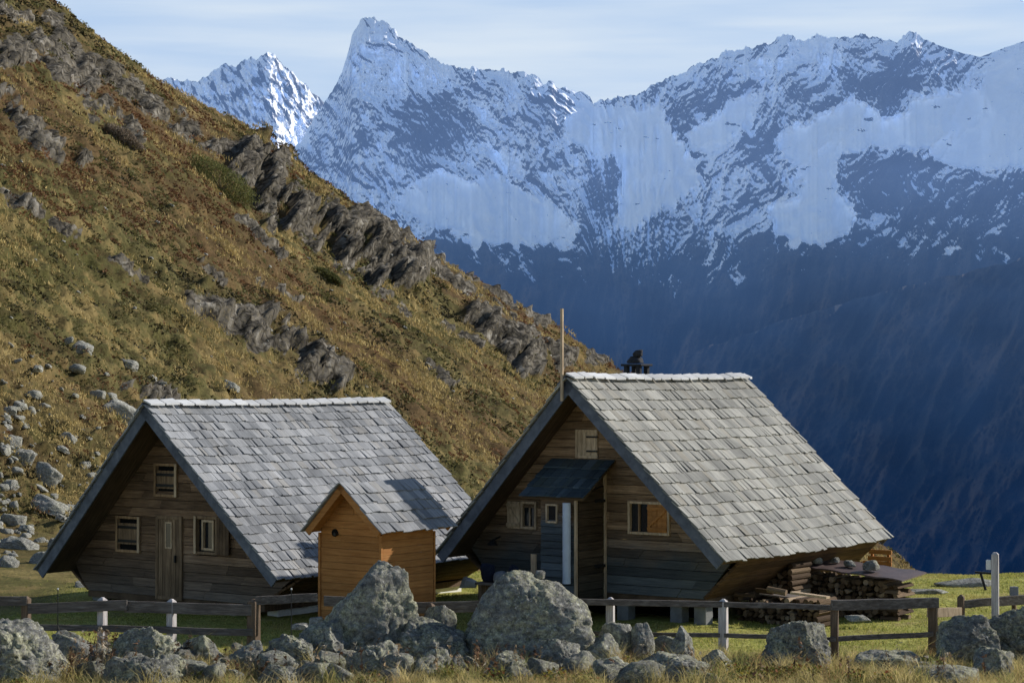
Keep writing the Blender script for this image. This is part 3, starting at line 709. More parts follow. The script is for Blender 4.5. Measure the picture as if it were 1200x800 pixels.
# ---- the right-hand hut
def build_right_hut():
    y2 = 41.8; root = empty('wooden_hut', (200/F*y2, y2, 0), RZ)
    tag(root, 'brown wooden hut with a small dark lean-to porch and firewood stacked along its right side', 'hut', 'shingle-roofed mountain huts')
    pk, eR, eL = (-2.23, 5.05), (1.47, 1.47), (-5.66, 1.23); y0, y1 = -.9, 6.53; LW = 6.2
    make_roof(root, pk, eR, eL, y0, y1, 17, (.11, .21), 'shingle_right', 21, barge=.23)
    # gable wall outline, just under the deck
    def roofz(u): return pk[1]+(u-pk[0])*((eR[1]-pk[1])/(eR[0]-pk[0]) if u > pk[0] else (eL[1]-pk[1])/(eL[0]-pk[0]))-.15
    uL, uR, z0 = -4.75, .5, .58
    outline = [(uL, z0), (uR, z0), (1.25, roofz(1.25)), (pk[0], roofz(pk[0])), (-5.42, roofz(-5.42))]
    holes = [(-4.33, -3.69, 1.87, 2.36), (-1.27, -.36, 1.88, 2.46), (-2.58, -2.12, 3.42, 3.92)]
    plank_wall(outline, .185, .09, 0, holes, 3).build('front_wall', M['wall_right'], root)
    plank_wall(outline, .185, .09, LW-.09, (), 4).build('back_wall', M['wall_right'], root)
    eave_panel((uR, z0), (eR[0]-.10, eR[1]-.06), .0, LW, 6, 'eave_wood', root)
    eave_panel((uL, z0), (eL[0]+.10, eL[1]-.06), .0, LW, 6, 'soffit', root)
    MB().box(uL, uR, .02, LW, z0-.16, z0-.003).build('floor', M['soffit'], root)
    for u in (-4.5, -3.3, -1.55, -.25, .32):
        for y in ((.12, 5.6) if u != -1.55 else (.12,)): MB().box(u-.14, u+.14, y, y+.3, -.35, z0-.165).build('foundation_post', M['concrete'], root, .02)
    MB().box(uL+.2, uR-.2, 1.2, 1.3, -.4, z0-.17).build('underfloor_shade', M['black'], root)  # black sheet standing for the shade beneath the floor
    # upper hatch
    h = frame_mb(-2.58, -2.12, 3.42, 3.92, 0, .05, .03).build('hatch', M['pale_wood'], root)
    boards(-2.578, -2.122, 3.422, 3.918, -.022, .03, 4).build('hatch_board', M['pale_wood'], h)
    for z in (3.52, 3.82): MB().box(-2.34, -2.06, -.05, -.026, z-.018, z+.018).build('hinge', M['iron'], h)
    # left window: shutter open at its left
    wn = frame_mb(-4.0, -3.69, 1.87, 2.36, 0, .05, .035).build('window', M['pale_wood'], root)
    MB().box(-4.0, -3.69, .05, .06, 1.87, 2.36).build('pane', M['glass'], wn)
    MB().box(-3.86, -3.83, .01, .05, 1.87, 2.36).build('mullion', M['pale_wood'], wn)
    mb = boards(-4.40, -4.06, 1.82, 2.40, -.05, -.012, 4)
    for z in (1.90, 2.32): mb.box(-4.40, -4.06, -.08, -.051, z-.035, z+.035)
    mb.bar((-4.37, -.066, 2.28), (-4.09, -.066, 1.94), .06, .03, (0, 1, 0)); mb.build('shutter', M['pale_wood'], wn)
    # right window with one shutter
    wn = frame_mb(-1.27, -.36, 1.88, 2.46, 0, .05, .03).build('window', M['pale_wood'], root)
    MB().box(-1.27, -.36, .06, .07, 1.88, 2.46).build('pane', M['glass'], wn)
    MB().box(-1.08, -1.05, .0, .06, 1.88, 2.46).build('mullion', M['shutter'], wn)
    mb = boards(-.84, -.365, 1.885, 2.455, -.03, .01, 4)
    for z in (1.96, 2.38): mb.box(-.83, -.375, -.055, -.031, z-.03, z+.03)
    mb.bar((-.80, -.045, 2.0), (-.40, -.045, 2.34), .05, .025, (0, 1, 0)); mb.build('shutter', M['orange'], wn)
    # porch
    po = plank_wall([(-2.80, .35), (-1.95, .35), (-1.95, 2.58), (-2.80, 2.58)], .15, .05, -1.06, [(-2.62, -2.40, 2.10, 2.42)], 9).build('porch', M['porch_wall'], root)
    pside = MB()
    for i in range(15):
        z = .35+i*.165; o = random.uniform(0, .008)
        za, zb = z+.005, z+.16
        def lim(y): return 2.56+(y+1.05)*.62
        ya, yb = -1.0, -.02
        pside.hexa([(-1.94, ya, min(za, lim(ya))), (-1.89+o, ya, min(za, lim(ya))), (-1.89+o, yb, min(za, lim(yb))), (-1.94, yb, min(za, lim(yb))),
                    (-1.94, ya, min(zb, lim(ya))), (-1.89+o, ya, min(zb, lim(ya))), (-1.89+o, yb, min(zb, lim(yb))), (-1.94, yb, min(zb, lim(yb)))])
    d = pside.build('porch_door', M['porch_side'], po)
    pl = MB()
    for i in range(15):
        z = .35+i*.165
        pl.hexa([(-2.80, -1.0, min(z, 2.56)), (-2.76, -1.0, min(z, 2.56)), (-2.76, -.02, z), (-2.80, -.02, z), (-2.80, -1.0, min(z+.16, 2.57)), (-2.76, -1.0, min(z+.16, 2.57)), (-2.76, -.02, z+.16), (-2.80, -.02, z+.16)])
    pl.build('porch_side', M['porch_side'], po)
    for x, y in ((-1.94, -1.09), (-1.905, -.06)): MB().box(x, x+.055, y, y+.05, .35, 2.56 if y < -1 else 3.10).build('corner_post', M['pale_wood'], po)
    for z in (1.15, 2.5): MB().box(-1.872, -1.845, -.42, -.06, z-.03, z+.03).build('hinge', M['iron'], po)
    frame_mb(-2.62, -2.40, 2.10, 2.42, -1.06, .035, .03).build('window', M['pale_wood'], po)
    MB().box(-2.62, -2.40, -1.03, -1.025, 2.10, 2.42).build('pane', M['glass'], po)
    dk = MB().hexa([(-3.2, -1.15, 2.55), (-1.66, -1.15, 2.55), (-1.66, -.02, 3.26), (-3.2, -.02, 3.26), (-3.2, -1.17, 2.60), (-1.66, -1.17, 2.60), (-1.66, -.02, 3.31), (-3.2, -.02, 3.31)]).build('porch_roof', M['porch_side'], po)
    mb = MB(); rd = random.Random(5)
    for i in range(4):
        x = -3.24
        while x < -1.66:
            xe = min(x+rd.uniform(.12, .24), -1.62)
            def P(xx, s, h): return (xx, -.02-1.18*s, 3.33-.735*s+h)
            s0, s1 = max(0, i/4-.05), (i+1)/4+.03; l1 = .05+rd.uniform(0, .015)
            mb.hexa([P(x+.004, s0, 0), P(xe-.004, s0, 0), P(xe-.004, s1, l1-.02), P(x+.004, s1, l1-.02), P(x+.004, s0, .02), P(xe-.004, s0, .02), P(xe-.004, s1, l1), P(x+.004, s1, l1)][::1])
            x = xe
    mb.build('porch_shingles', M['shingle_shaded'], dk)
    pp = MB().tube((-2.05, -1.20, .85), (-2.05, -1.20, 2.50), .085, n=16)
    pp = pp.build('duct_pipe', M['pipe'], root, smooth=False)
    for z in (1.5, 2.2): MB().tube((-2.05, -1.20, z), (-2.05, -1.20, z+.03), .092, n=16).build('pipe_collar', M['pipe'], pp)
    # lamp under the left eave
    lp = MB().tube((-4.62, -.28, 1.46), (-4.62, -.28, 1.56), .13, .04, 14).tube((-4.62, -.28, 1.56), (-4.62, .0, 1.62), .02, n=8)
    lp.build('wall_lamp', M['iron'], root)
    # pale pole fixed to the gable peak
    MB().bar((-2.33, -.96, 4.58), (-2.33, -.96, 6.49), .055, .045, (0, 1, 0)).build('gable_pole', M['pale_wood'], root)
    # chimney behind the ridge
    cx, cy = -2.92, 2.85
    ch = MB().box(cx-.22, cx+.22, cy-.22, cy+.22, 3.9, 5.12).build('chimney', M['soot'], root, .02)
    for sx in (-1, 1):
        for sy in (-1, 1): MB().box(cx+sx*.16-.05, cx+sx*.16+.05, cy+sy*.16-.05, cy+sy*.16+.05, 5.11, 5.33).build('chimney_pillar', M['soot'], ch, .01)
    MB().box(cx-.27, cx+.27, cy-.25, cy+.25, 5.325, 5.375).build('chimney_slab', M['soot'], ch, .015)
    for nm, sd, r_, dx, dz in (('chimney_stone', 91, (.20, .18, .11), -.02, 5.45), ('chimney_stone', 92, (.12, .11, .10), .02, 5.59)):
        s = bpy.data.objects.new(nm, boulder_mesh(nm, sd, r_[0], r_[1], r_[2], M['soot'], sub=3, planes=8)); C.objects.link(s); s.parent = ch; s.location = (cx+dx, cy, dz)
    return root

# ---- the left-hand hut
def build_left_hut():
    y1_ = 42.7; root = empty('wooden_hut', (-295/F*y1_, y1_, 0), RZ)
    tag(root, 'weathered dark brown wooden hut with a central plank door and white foundation below the hillside', 'hut', 'shingle-roofed mountain huts')
    pk, eR, eL = (-2.47, 4.48), (1.30, 1.02), (-5.83, .80); y0, y1 = -.9, 7.12; LW = 6.9
    make_roof(root, pk, eR, eL, y0, y1, 20, (.09, .19), 'shingle_left', 51, barge=.22, capw=.43)
    def roofz(u): return pk[1]+(u-pk[0])*((eR[1]-pk[1])/(eR[0]-pk[0]) if u > pk[0] else (eL[1]-pk[1])/(eL[0]-pk[0]))-.15
    uL, uR, z0 = -5.2, .12, .34
    outline = [(uL, z0), (uR, z0), (1.08, roofz(1.08)), (pk[0], roofz(pk[0])), (-5.62, roofz(-5.62))]
    holes = [(-4.22, -3.58, 1.30, 1.98), (-1.82, -1.22, 1.37, 2.07), (-3.03, -2.45, 2.55, 3.16), (-2.95, -2.30, .30, 2.02)]
    plank_wall(outline, .19, .09, 0, holes, 13).build('front_wall', M['wall_left'], root)
    plank_wall(outline, .19, .09, LW-.09, (), 14).build('back_wall', M['wall_left'], root)
    eave_panel((uR, z0+.04), (eR[0]-.10, eR[1]-.06), .0, LW, 5, 'eave_wood', root)
    eave_panel((uL, z0), (eL[0]+.10, eL[1]-.06), .0, LW, 5, 'soffit', root)
    MB().box(uL, uR, .02, LW, z0-.14, z0-.003).build('floor', M['soffit'], root)
    fd = MB().box(-.30, .02, .55, LW, -.5, z0-.143).build('foundation', M['plaster'], root, .015)
    for u in (-5.0, -3.9, -.95): MB().box(u-.16, u+.16, .1, .4, -.4, z0-.145).build('foundation_post', M['concrete'], root, .02)
    MB().box(uL+.2, -.32, 1.5, 1.6, -.4, z0-.15).build('underfloor_shade', M['black'], root)  # black sheet for the shade in the gap below the floor
    # door
    dr = frame_mb(-2.95, -2.30, .36, 2.02, 0, .07, .05).build('door_frame', M['door_wood'], root)
    mb = boards(-2.945, -2.305, .345, 2.015, -.03, .02, 5); dd = mb.build('door', M['door_wood'], root)
    f = frame_mb(-2.70, -2.56, 1.42, 1.93, -.03, .03, .02).build('door_window', M['pale_wood'], dd)
    MB().box(-2.70, -2.56, -.044, -.034, 1.42, 1.93).build('pane', M['glass'], dd)
    MB().box(-2.43, -2.40, -.08, -.03, 1.1, 1.25).build('handle', M['iron'], dd)
    # closed left window
    for (a, b, c, d2, nb) in ((-4.22, -3.58, 1.30, 1.98, 4), (-3.03, -2.45, 2.55, 3.16, 4)):
        wn = frame_mb(a, b, c, d2, 0, .055, .045).build('window', M['shutter'], root)
        mb = boards(a+.005, b-.005, c+.12, d2-.10, -.01, .03, nb)
        mb.build('shutter', M['door_wood'], wn)
        MB().box(a, b, .06, .07, c, d2).build('pane', M['black'], wn)
        mb = MB().box(a+.003, b-.003, -.03, -.012, c+.16, c+.22).box(a+.003, b-.003, -.03, -.012, d2-.22, d2-.16); mb.build('shutter_batten', M['iron'], wn)
        MB().box(b+.0, b+.065, -.062, -.046, c-.05, d2+.05).build('frame_strip', M['pale_wood'], wn)
    # right window with pale frame and an open dark shutter
    wn = frame_mb(-1.80, -1.24, 1.37, 2.07, 0, .055, .045).build('window', M['door_wood'], root)
    MB().box(-1.86, -1.80, -.066, -.047, 1.32, 2.12).build('frame_strip', M['pale_wood'], wn)
    MB().box(-1.80, -1.24, .06, .07, 1.37, 2.07).build('pane', M['glass'], wn)
    s = frame_mb(-1.62, -1.36, 1.45, 2.0, .0, .045, .02).build('sash', M['pale_wood'], wn)
    boards(-1.18, -.82, 1.33, 2.12, -.075, -.047, 4).build('shutter', M['soffit'], wn)
    return root
# ---- the outhouse between them
def build_outhouse():
    d = 39.5; root = empty('outhouse', (-153/F*d, d, 0), RZ)
    root.scale = (1.008,)*3
    tag(root, 'small orange plank outhouse with a shingled gable roof standing between the two huts', 'outhouse')
    pk, eR, eL = (-.71, 2.99), (.27, 2.10), (-1.62, 2.06)
    make_roof(root, pk, eR, eL, -.36, 1.86, 5, (.10, .22), 'shingle_left', 71, barge=.13, deck=.05, cap=False, sofmat='orange', bargemat='orange', lift=.045)
    def rz_(u): return pk[1]+(u-pk[0])*((eR[1]-pk[1])/(eR[0]-pk[0]) if u > pk[0] else (eL[1]-pk[1])/(eL[0]-pk[0]))-.075
    ol = [(-1.53, .1), (-.03, .1), (-.03, rz_(-.03)), (pk[0], rz_(pk[0])), (-1.53, rz_(-1.53))]
    plank_wall(ol, .135, .04, 0, (), 31, 4, .006, .003).build('front_wall', M['orange'], root)
    plank_wall(ol, .135, .04, 1.60, (), 32, 4).build('back_wall', M['orange'], root)
    for x in (0, -1.56):
        mb = MB(); n = 16
        for i in range(n):
            z = .1+i*.138; zz = min(z+.132, rz_(x if x == 0 else -1.56)-.0)
            o = random.uniform(0, .006)
            if x == 0: mb.box(-.035, .0+o, .05, 1.60, z, zz)
            else: mb.box(-1.56-o, -1.525, .05, 1.60, z, zz)
        mb.build('side_wall', M['orange'], root)
    for x, y in ((-.03, -.025), (-1.575, -.025), (-.03, 1.61)): MB().box(x, x+.05, y, y+.05, .05, 2.0).build('corner_post', M['orange'], root)
    MB().tube((-1.16, -.02, 2.01), (-1.16, .0, 2.01), .075, n=18).build('round_hole', M['black'], root)
    MB().tube((-1.10, -.09, 1.99), (-1.10, -.0, 1.99), .03, n=10).build('vent_pipe', M['iron'], root)
    return root

# ------------------------------------------------------------------ boulders
_ico = {}
def ico(sub):
    if sub not in _ico:
        bm = bmesh.new(); bmesh.ops.create_icosphere(bm, subdivisions=sub, radius=1)
        _ico[sub] = (np.array([v.co for v in bm.verts]), np.array([[v.index for v in f.verts] for f in bm.faces])); bm.free()
    return _ico[sub]
def boulder_mesh(name, seed, sx, sy, sz, mat, sub=5, shx=0, planes=16, rough=1.0, tip=0, soft=.022, flatb=.42):
    V, Fc = ico(sub); r = np.random.default_rng(seed)
    N = r.normal(size=(planes, 3)); N /= np.linalg.norm(N, axis=1)[:, None]
    D = r.uniform(.62, .98, planes)
    ax = np.array([[1, 0, 0], [-1, 0, 0], [0, -1, .1], [0, 1, 0], [0, 0, 1], [.6, -.6, .5], [-.5, -.6, .6]])+r.normal(0, .22, (7, 3)); ax /= np.linalg.norm(ax, axis=1)[:, None]
    N = np.concatenate([ax, N]); D = np.concatenate([r.uniform(.60, .80, 7), D])
    dots = np.maximum(V@N.T, 1e-3); rr = (D/dots)
    rad = -soft*np.log(np.exp(-np.minimum(rr, 3)/soft).sum(1)+np.exp(-1.12/soft))
    P = V*rad[:, None]
    if tip: P[:, :2] *= (1-tip*np.clip((P[:, 2:3]+.2)/1.1, 0, 1))
    P[:, 2] = np.maximum(P[:, 2], -flatb)
    ext = np.abs(P).max(0); P = P/ext
    P = P*np.array([sx, sy, sz]); P[:, 0] += shx*P[:, 2]
    q = P/ max(.35, min(1.0, (sx+sz)/2)); o = seed*3.7
    n1 = fbm(q[:, 0]*1.9+o, q[:, 1]*1.9, q[:, 2]*1.9, 4, .6)
    n2 = ridged(q[:, 0]*1.5+q[:, 2]*.8+o, q[:, 1]*1.5, q[:, 2]*2.6-q[:, 0]*.7+o, 5, .62)-.6
    n3 = fbm(q[:, 0]*6+o, q[:, 1]*6, q[:, 2]*6, 4, .65)
    cell = np.abs(perlin(q[:, 0]*3.1+o, q[:, 1]*3.1, q[:, 2]*3.1)); crack = -np.exp(-(cell/.05)**2)
    dirn = P/np.maximum(np.linalg.norm(P, axis=1), 1e-6)[:, None]
    P = P+dirn*((n1*.06+n2*.19+n3*.042+crack*.07+fbm(q[:, 0]*19+o, q[:, 1]*19, q[:, 2]*19, 2)*.012)*rough*min(sx, sz, sy)*1.0)[:, None]
    me = bpy.data.meshes.new(name); me.from_pydata(P.tolist(), [], Fc.tolist()); me.update(); me.materials.append(mat)
    me.polygons.foreach_set('use_smooth', [True]*len(me.polygons))
    return me
def boulder(px0, px1, ytop, base, label, seed, group='boulders in the foreground', d=None, mat='rock', depth=.8, sub=None, yaw=0, **kw):
    sub = sub or (6 if px1-px0 > 60 else 5)
    """boulder filling photo columns px0..px1, from ytop down to the ground at distance d"""
    d = d or 5.0*F/(base-HY); cx = (px0+px1)/2
    w_ = (px1-px0)/F*d; top = EYE+(HY-ytop)/F*d
    x = (cx-600)/F*d; g = h1(x, d)
    H = top-g; sz = (H+.14)/1.42
    me = boulder_mesh('boulder', seed, w_/2*.97, w_/2*depth, sz, M[mat], sub, **kw)
    o = bpy.data.objects.new('boulder', me); C.objects.link(o)
    co = np.empty(len(me.vertices)*3, np.float32); me.vertices.foreach_get('co', co); co = co.reshape(-1, 3)
    o.location = (x-(co[:, 0].max()+co[:, 0].min())/2, d, top-co[:, 2].max())
    tag(o, label, 'boulder', group); return o

build_right_hut(); build_left_hut(); build_outhouse()

BOULDERS = [
 (360, 497, 657, 0, 'large wedge-shaped boulder with a steep lit right face in front of the orange outhouse', 101, dict(d=36.5, shx=.16, tip=.30, depth=.65, planes=13, rough=.9)),
 (540, 698, 667, 0, 'largest rounded dome boulder with rippled lichen in front of the right hut', 102, dict(d=36.3, depth=.7, planes=26, soft=.10, rough=.75, tip=.12)),
 (-60, 78, 726, 0, 'big pale boulder sloping down to the right in the bottom left corner', 103, dict(d=33.4, shx=-.35, tip=.2, planes=12)),
 (118, 214, 731, 0, 'boulder with a sunlit flat right shoulder between the left fence and the dark front rock', 104, dict(d=35.2, shx=.1, planes=14)),
 (112, 226, 767, 0, 'dark low boulder in shadow at the lower left edge of the picture', 105, dict(d=33.2, mat='rock_dark', planes=15)),
 (213, 266, 741, 0, 'small rounded pale boulder under the left fence beside a flat-topped one', 106, dict(d=35.6, planes=14)),
 (262, 314, 749, 0, 'flat-topped grey boulder below the dark fence post left of centre', 107, dict(d=35.2, planes=10)),
 (306, 384, 741, 0, 'lumpy cracked boulder right of the flat-topped grey one', 108, dict(d=35.4, planes=15, rough=1.3)),
 (342, 420, 724, 0, 'jagged pale boulder lying at the foot of the wedge-shaped boulder', 109, dict(d=35.9, planes=14, rough=1.3)),
 (299, 362, 777, 0, 'low dark rock in the dry grass at the bottom left of centre', 110, dict(d=33.2, mat='rock_dark')),
 (400, 486, 749, 0, 'blocky boulder with a flat lit top and dark left side at the bottom centre', 111, dict(d=34.3, planes=8, soft=.03, tip=-.05)),
 (456, 556, 724, 0, 'long dark slab boulder slanting down to the right between the two biggest boulders', 112, dict(d=35.7, shx=-.3, planes=9, mat='rock_dark')),
 (488, 538, 707, 0, 'small dark rough boulder squeezed behind the slanting slab', 113, dict(d=36.6, mat='rock_dark', rough=1.3)),
 (494, 532, 757, 0, 'narrow upright pale stone left of its dark sloping twin at the bottom centre', 114, dict(d=34.4, tip=.25, planes=10)),
 (524, 552, 765, 0, 'narrow dark stone with a lit sloping edge right of the upright pale stone', 115, dict(d=34.3, shx=-.3, planes=9, mat='rock_dark')),
 (568, 622, 762, 0, 'low mossy boulder with a pale top among yellow leaves below the dome boulder', 116, dict(d=34.2, mat='rock_dark', planes=14)),
 (624, 685, 746, 0, 'cracked grey boulder at the right foot of the dome boulder', 117, dict(d=35.1, planes=11)),
 (678, 736, 741, 0, 'dark boulder with a sunlit crest right of the cracked grey one', 118, dict(d=35.6, shx=-.2, planes=10)),
 (698, 748, 727, 0, 'rounded boulder in front of the middle fence post, left one of the pair', 119, dict(d=36.3, planes=14)),
 (736, 770, 728, 0, 'grey boulder with a dark right side, right one of the pair by the fence', 120, dict(d=36.1, planes=12)),
 (778, 820, 732, 0, 'pointed tooth-shaped boulder in front of the sunny grass', 121, dict(d=35.7, tip=.50, planes=10)),
 (816, 864, 758, 0, 'small boulder sloping right at the foot of the pale fence post', 122, dict(d=35.0, shx=-.3, tip=.12, planes=10)),
 (688, 748, 769, 0, 'sunlit boulder with a shadowed left side at the bottom edge right of centre', 123, dict(d=33.7, shx=.1, tip=.15, planes=12)),
 (740, 842, 764, 0, 'broad flat rock slab at the bottom right of centre', 124, dict(d=34.0, planes=9, soft=.03)),
 (884, 976, 725, 0, 'dark wedge boulder with a steep right face beside the dark fence post', 125, dict(d=35.8, shx=.22, tip=.25, planes=11, mat='rock_dark')),
 (988, 1094, 760, 0, 'long low rounded slab in the grass below the thick fence rail', 126, dict(d=35.4, planes=12, rough=.8)),
 (1046, 1152, 781, 0, 'flat grey slab along the bottom edge at the right', 127, dict(d=33.6, planes=10)),
 (1094, 1168, 719, 0, 'large lichen-spotted boulder at the right in front of the gate plank', 128, dict(d=35.6, planes=14, mat='rock_dark')),
 (1146, 1262, 706, 0, 'tall dark boulder cut off by the right edge of the picture', 129, dict(d=36.2, planes=12, mat='rock_dark', shx=-.15)),
 (1132, 1192, 756, 0, 'pale-topped boulder in the bottom right corner', 130, dict(d=34.4, planes=12, rough=1.2)),
 (60, 112, 742, 0, 'small grey rock right of the big corner boulder', 131, dict(d=34.9, planes=12, sub=4)),
 (1056, 1110, 745+28, 0, 'small pale stone lying behind the flat grey slab', 132, dict(d=34.6, planes=12, sub=4)),
]
for (a, b, t_, bs, lab, sd, kw) in BOULDERS: boulder(a, b, t_, bs, lab, sd, **kw)
rdf = random.Random(77); protof = [boulder_mesh('stone', 400+j, 1, .8, .7, M['rock' if j % 3 else 'rock_dark'], 4, planes=9+j, rough=1.1) for j in range(7)]
for k in range(180):
    px = rdf.uniform(-10, 790) if k < 162 else rdf.uniform(790, 1210); d = rdf.uniform(33.4, 36.9); wpx = rdf.uniform(14, 34) if rdf.random() < .55 else rdf.uniform(34, 60)
    if px > 790: wpx *= .6
    o = bpy.data.objects.new('stone', protof[k % 7]); C.objects.link(o); r_ = wpx/F*d/2; x = (px-600)/F*d
    o.location = (x, d, h1(x, d)+r_*.30); o.scale = (r_, r_*rdf.uniform(.7, 1), r_*rdf.uniform(.7, 1.1)); o.rotation_euler = (rdf.uniform(-.3, .3), rdf.uniform(-.4, .4), rdf.uniform(0, 6))
    tag(o, 'small grey stone wedged in the dry grass among the big foreground boulders', 'stone', 'small stones among the foreground boulders', 'thing')
# a loose stone on top of the dome boulder
o = bpy.data.objects.new('stone', boulder_mesh('stone', 140, .10, .10, .10, M['rock'], 3)); C.objects.link(o)
dome = [b_ for b_ in C.objects if b_.name.startswith('boulder') and 'dome boulder with' in b_.get('label', '')][0]
xs = dome.location.x; tv = max((v_.co for v_ in dome.data.vertices if abs(v_.co.x-.28) < .07), key=lambda c_: c_.z)
o.location = dome.location+tv+Vector((0, 0, .05)); tag(o, 'fist-sized stone lying on top of the dome boulder', 'stone')
# pale slabs
def slab(px0, px1, ytop, d, hh, label, seed, mat='rock_pale', dep=.5, cat='boulder', rz=0, sub=4, name='rock_slab', zoff=0):
    w_ = (px1-px0)/F*d; p = at((px0+px1)/2, ytop, d)
    me = boulder_mesh(name, seed, w_/2, w_/2*dep, hh, M[mat], sub, planes=9, soft=.03, rough=.5)
    o = bpy.data.objects.new(name, me); C.objects.link(o); o.location = (p[0], p[1], p[2]-hh*.9+zoff); o.rotation_euler = (0, 0, rz)
    tag(o, label, cat, kind='thing'); return o
slab(1092, 1172, 677, 50.0, .16, 'long flat pale rock slab lying on the meadow edge behind the tall post', 201, dep=.35)
slab(1058, 1112, 689, 48.0, .07, 'thin grey flat stone in the meadow beside the woodpile', 202, dep=.4)
slab(988, 1022, 720, 41.5, .07, 'thin flat stone in the grass under the thick fence rail', 203, dep=.5)
slab(538, 560, 676, 46.6, .17, 'pale sunlit foundation end at the rear corner of the left hut', 204, mat='plaster', dep=.6)  # stone shape standing for the end of the hut's white foundation
slab(362, 384, 722, 39.4, .10, 'pale flat stone beside the white foundation of the left hut, upper of two', 205, dep=.6)
slab(340, 366, 729, 38.8, .08, 'pale flat stone beside the white foundation of the left hut, lower of two', 206, dep=.6)

# ------------------------------------------------------------------ firewood
def log_mesh(kind, ln):
    bm = bmesh.new(); rd = random.Random(kind*7+1); n = 10; ring = []
    for y in (0, ln):
        vs = []
        for i in range(n):
            if kind == 0: a = 2*PI*i/n; r = .062*rd.uniform(.92, 1.08)
            elif kind == 1: a = PI*i/(n-1); r = .075*rd.uniform(.95, 1.05)
            elif kind == 2: a = PI*.5*i/(n-2)+.3; r = .10*rd.uniform(.95, 1.05)
            else: a = 2*PI*i/n; r = .048*rd.uniform(.85, 1.1)
            if kind == 2 and i == n-1: a = 0; r = 0
            vs.append(bm.verts.new((r*math.cos(a), y, r*math.sin(a)-(.03 if kind in (1, 2) else 0))))
        ring.append(vs)
    for i in range(n): bm.faces.new((ring[0][i], ring[0][(i+1) % n], ring[1][(i+1) % n], ring[1][i]))
    bm.faces.new(ring[0][::-1]); bm.faces.new(ring[1]); bmesh.ops.recalc_face_normals(bm, faces=bm.faces)
    me = bpy.data.meshes.new('firewood_log'); bm.to_mesh(me); bm.free(); me.materials.append(M['log']); return me
LOGS = [log_mesh(k, .8) for k in range(4)]; SHORT = [log_mesh(k, .42) for k in range(4)]
O2 = Vector((200/F*41.8, 41.8, 0)); gx = Vector((math.cos(A), -math.sin(A), 0)); ry = Vector((math.sin(A), math.cos(A), 0))
def hutp(u, v, z): return O2+gx*u+ry*v+Vector((0, 0, z))
def put_log(me, u, v, z, rz=0, tilt=0, roll=0, label='', group=''):
    o = bpy.data.objects.new('firewood_log', me); C.objects.link(o); o.location = hutp(u, v, z)
    o.rotation_mode = 'YXZ'; o.rotation_euler = (tilt, roll, RZ+rz)
    tag(o, label, 'log', group); return o
rd = random.Random(11)
def gz(u, v): p = hutp(u, v, 0); return h1(p.x, p.y)
# far pile: log ends face the front, crossed split logs at its right end
nlog = 0
for i in range(17):
    u = .62+i*.133
    top = .93-.13*i/16
    z = gz(u, 3.7)+.06
    while z < top:
        k = rd.choice([0, 0, 1, 2, 3]); put_log(LOGS[k], u+rd.uniform(-.02, .02), 3.5+rd.uniform(-.06, .05), z, rd.uniform(-.05, .05), 0, rd.uniform(-3, 3),
            'split log, end outward, stacked in the far woodpile under the plum-brown sheet', 'logs in the far woodpile')
        z += .118
for j in range(4):
    zz = gz(2.9, 3.7)+.05+j*.185
    for k in range(2):
        put_log(SHORT[1], 3.12, 3.54+k*.50, zz+.0, PI/2+rd.uniform(-.05, .05), 0, 0, 'pale split log laid crosswise at the sunlit end of the far woodpile', 'crosswise logs at the sunlit woodpile end')
    for k in range(2):
        put_log(LOGS[2], 2.80+k*.24, 3.45, zz+.085, rd.uniform(-.03, .03), 0, 0, 'pale split log laid lengthwise at the sunlit end of the far woodpile', 'lengthwise logs at the sunlit woodpile end')
# near pile, lower and looser
for i in range(15):
    u = .66+i*.122; top = .42+.20*i/14; z = gz(u, 1.4)+.05
    while z < top:
        k = rd.choice([0, 1, 2, 3]); put_log(LOGS[k], u+rd.uniform(-.025, .025), 1.2+rd.uniform(-.08, .06), z, rd.uniform(-.06, .06), 0, rd.uniform(-3, 3),
            'split log, end outward, stacked in the low near woodpile beside the right hut', 'logs in the near woodpile')
        z += .115
for j, (u, v, z, rz) in enumerate(((.72, 1.1, .50, 1.0), (.98, 1.2, .56, 1.75), (1.35, 1.3, .62, 1.45), (1.72, 1.2, .66, 1.65), (1.1, 1.8, .60, .4))):
    put_log(SHORT[j % 3], u, v, z+.03, rz, rd.uniform(-.1, .25), 0, ['pale split log lying loose at the left end of the near woodpile', 'stubby log lying on the near woodpile beside its loose left end', 'pale log lying askew on the middle of the near woodpile', 'thick log on top of the near woodpile left of the plank', 'dark log pushed back on top of the near woodpile'][j], None)
b = MB().box(0, .82, 0, .16, 0, .045).build('plank', M['pale_wood']); b.location = hutp(1.85, 1.12, .68); b.rotation_euler = (0, .06, RZ); tag(b, 'short pale sunlit plank lying on the right end of the near woodpile', 'plank')
b = MB().box(0, 1.5, 0, .5, 0, .03).build('plank', M['fence']); b.location = hutp(.95, 1.45, .58); b.rotation_euler = (0, .05, RZ); tag(b, 'grey board covering the near woodpile behind the short pale plank', 'plank')
# dark middle pile reaching up under the eave
for i in range(5):
    u = .70+i*.125; z = gz(u, 2.4)+.06
    while z < .56+(u-.5)*.86-.02:
        put_log(LOGS[rd.choice([0, 0, 1, 2])], u+rd.uniform(-.02, .02), 2.35+rd.uniform(-.06, .06), z, rd.uniform(-.05, .05), 0, rd.uniform(-3, 3),
            'shaded split log, end outward, piled up to the eave between the two woodpiles', 'logs piled under the eave'); z += .116
